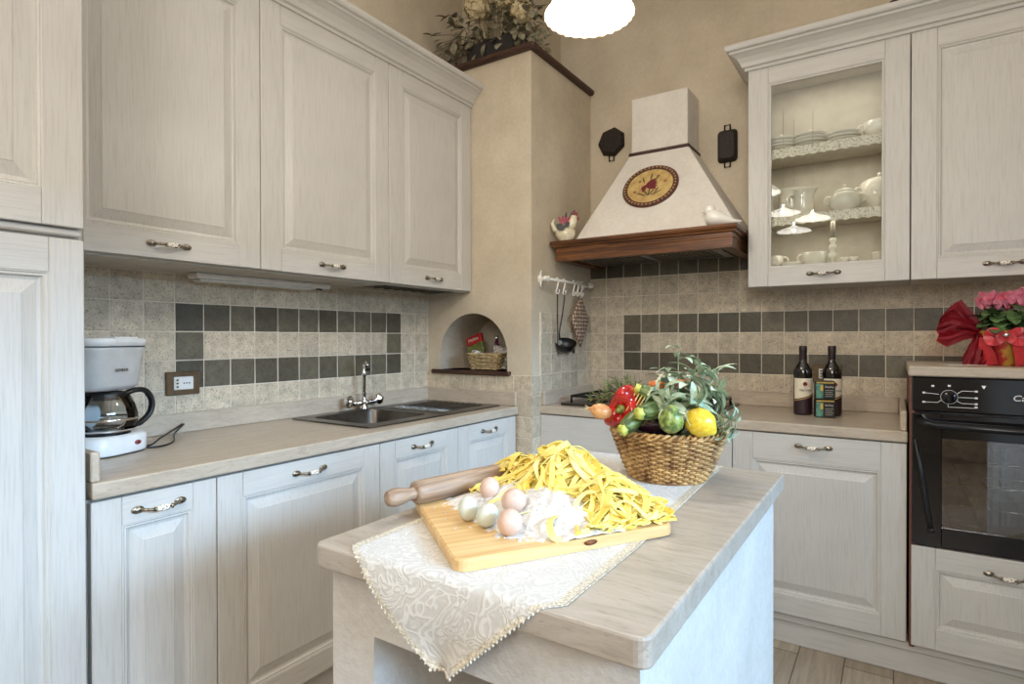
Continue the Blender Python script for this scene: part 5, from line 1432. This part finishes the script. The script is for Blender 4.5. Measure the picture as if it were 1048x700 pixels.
sprig([(705, 425, 1.32), (718, 408, 1.32), (730, 400, 1.32), (738, 398, 1.32)], 12, .060, .020, 3)
sprig([(710, 428, 1.32), (730, 425, 1.30), (745, 428, 1.29), (757, 432, 1.28)], 12, .055, .019, 4)
sprig([(700, 425, 1.32), (690, 410, 1.31), (676, 402, 1.31), (668, 398, 1.31)], 12, .055, .018, 5)
sprig([(700, 425, 1.35), (688, 405, 1.37), (682, 390, 1.38), (684, 378, 1.38)], 11, .055, .020, 6)
sprig([(712, 425, 1.37), (722, 402, 1.39), (730, 386, 1.39), (727, 380, 1.39)], 11, .06, .020, 7)
sprig([(712, 428, 1.31), (733, 436, 1.29), (742, 444, 1.28), (749, 452, 1.27)], 10, .04, .015, 8)
sprig([(700, 424, 1.30), (704, 412, 1.28), (712, 408, 1.27), (722, 410, 1.27)], 9, .055, .019, 9)
sprig([(690, 424, 1.29), (688, 414, 1.28), (682, 412, 1.27), (676, 416, 1.265)], 8, .045, .015, 10)
ml.build('leaves', M_SAGE, o, recalc=False); ms.build('stems', M_SAGES, o)
# rosemary
ro = vp(632, 415, 1.42); o = thing('rosemary', 'rosemary sprigs with needle leaves at the left back of the basket', 'herbs', ro); ml = MB(); ms = MB()
rn = random.Random(5)
for (tx, ty, dp) in ((604, 408, 1.40), (612, 398, 1.41), (620, 391, 1.43), (630, 388, 1.44), (642, 389, 1.46), (652, 392, 1.46), (608, 403, 1.45), (636, 394, 1.42), (622, 398, 1.40)):
    a = vp(640+rn.uniform(-8, 8), 418, 1.42)-ro; b_ = vp(tx, ty, dp)-ro; mid = a.lerp(b_, .5)+Vector((0, 0, .008))
    Q = [a.lerp(mid, k/6) for k in range(6)]+[mid.lerp(b_, k/6) for k in range(7)]
    ms.tube(Q, .0013, 5)
    for i in range(54):
        t_ = rn.random(); k = min(len(Q)-2, int(t_*(len(Q)-1))); d = (Q[k+1]-Q[k]).normalized(); e1 = d.orthogonal().normalized(); e2 = d.cross(e1); an = rn.uniform(0, 6.28)
        ml.leaf(Q[k].lerp(Q[k+1], rn.random()), d*.8+(e1*math.cos(an)+e2*math.sin(an))*.9, d, rn.uniform(.016, .026), .0026, .3, .2, 0, 3, rn.random())
ml.build('needles', pm('rosemary_green', S(150, 164, 100), .6, c2=S(62, 86, 52), ns=70), o, recalc=False); ms.build('stems', pm('rosemary_stem', S(110, 90, 62), .7), o)

# ------------------------------------------------------------------ lights, world, colour
w = bpy.data.worlds.new('world'); sc.world = w; w.use_nodes = True
bg = w.node_tree.nodes['Background']; bg.inputs['Color'].default_value = (.55, .75, 1.0, 1); bg.inputs['Strength'].default_value = .8
def area(name, loc, target, sx, sy, power, color, spread=None):
    l = bpy.data.lights.new(name, 'AREA'); l.shape = 'RECTANGLE'; l.size = sx; l.size_y = sy; l.energy = power; l.color = color
    if spread: l.spread = spread
    o = bpy.data.objects.new(name, l); COL.objects.link(o); o.location = loc
    o.rotation_euler = (Vector(target)-Vector(loc)).to_track_quat('-Z', 'Y').to_euler(); return o
area('window_daylight', (5.6, -2.5, 2.3), (.6, -2.1, .50), 2.8, .6, 74, (.42, .66, 1.0), 1.2)
area('ceiling_bounce', (1.6, -2.6, RH-.05), (1.6, -2.6, 0), 2.4, 3.4, 20, (1, .97, .93))
area('room_fill', (2.52, -4.7, 2.3), (1.2, -.8, 1.2), .75, 1.3, 43, (1, .97, .92))
for z_, e_ in ((2.365, .8), (2.005, .55), (1.71, .5)): area('cabinet_fill', (1.88, -.20, z_), (1.88, -.10, 0), .42, .06, e_, (1, .91, .76))  # unseen fill lamps added to brighten the glazed cabinet's interior, no real fittings
sc.view_settings.view_transform = 'Standard'; sc.view_settings.look = 'None'; sc.view_settings.exposure = 0; sc.view_settings.gamma = 1
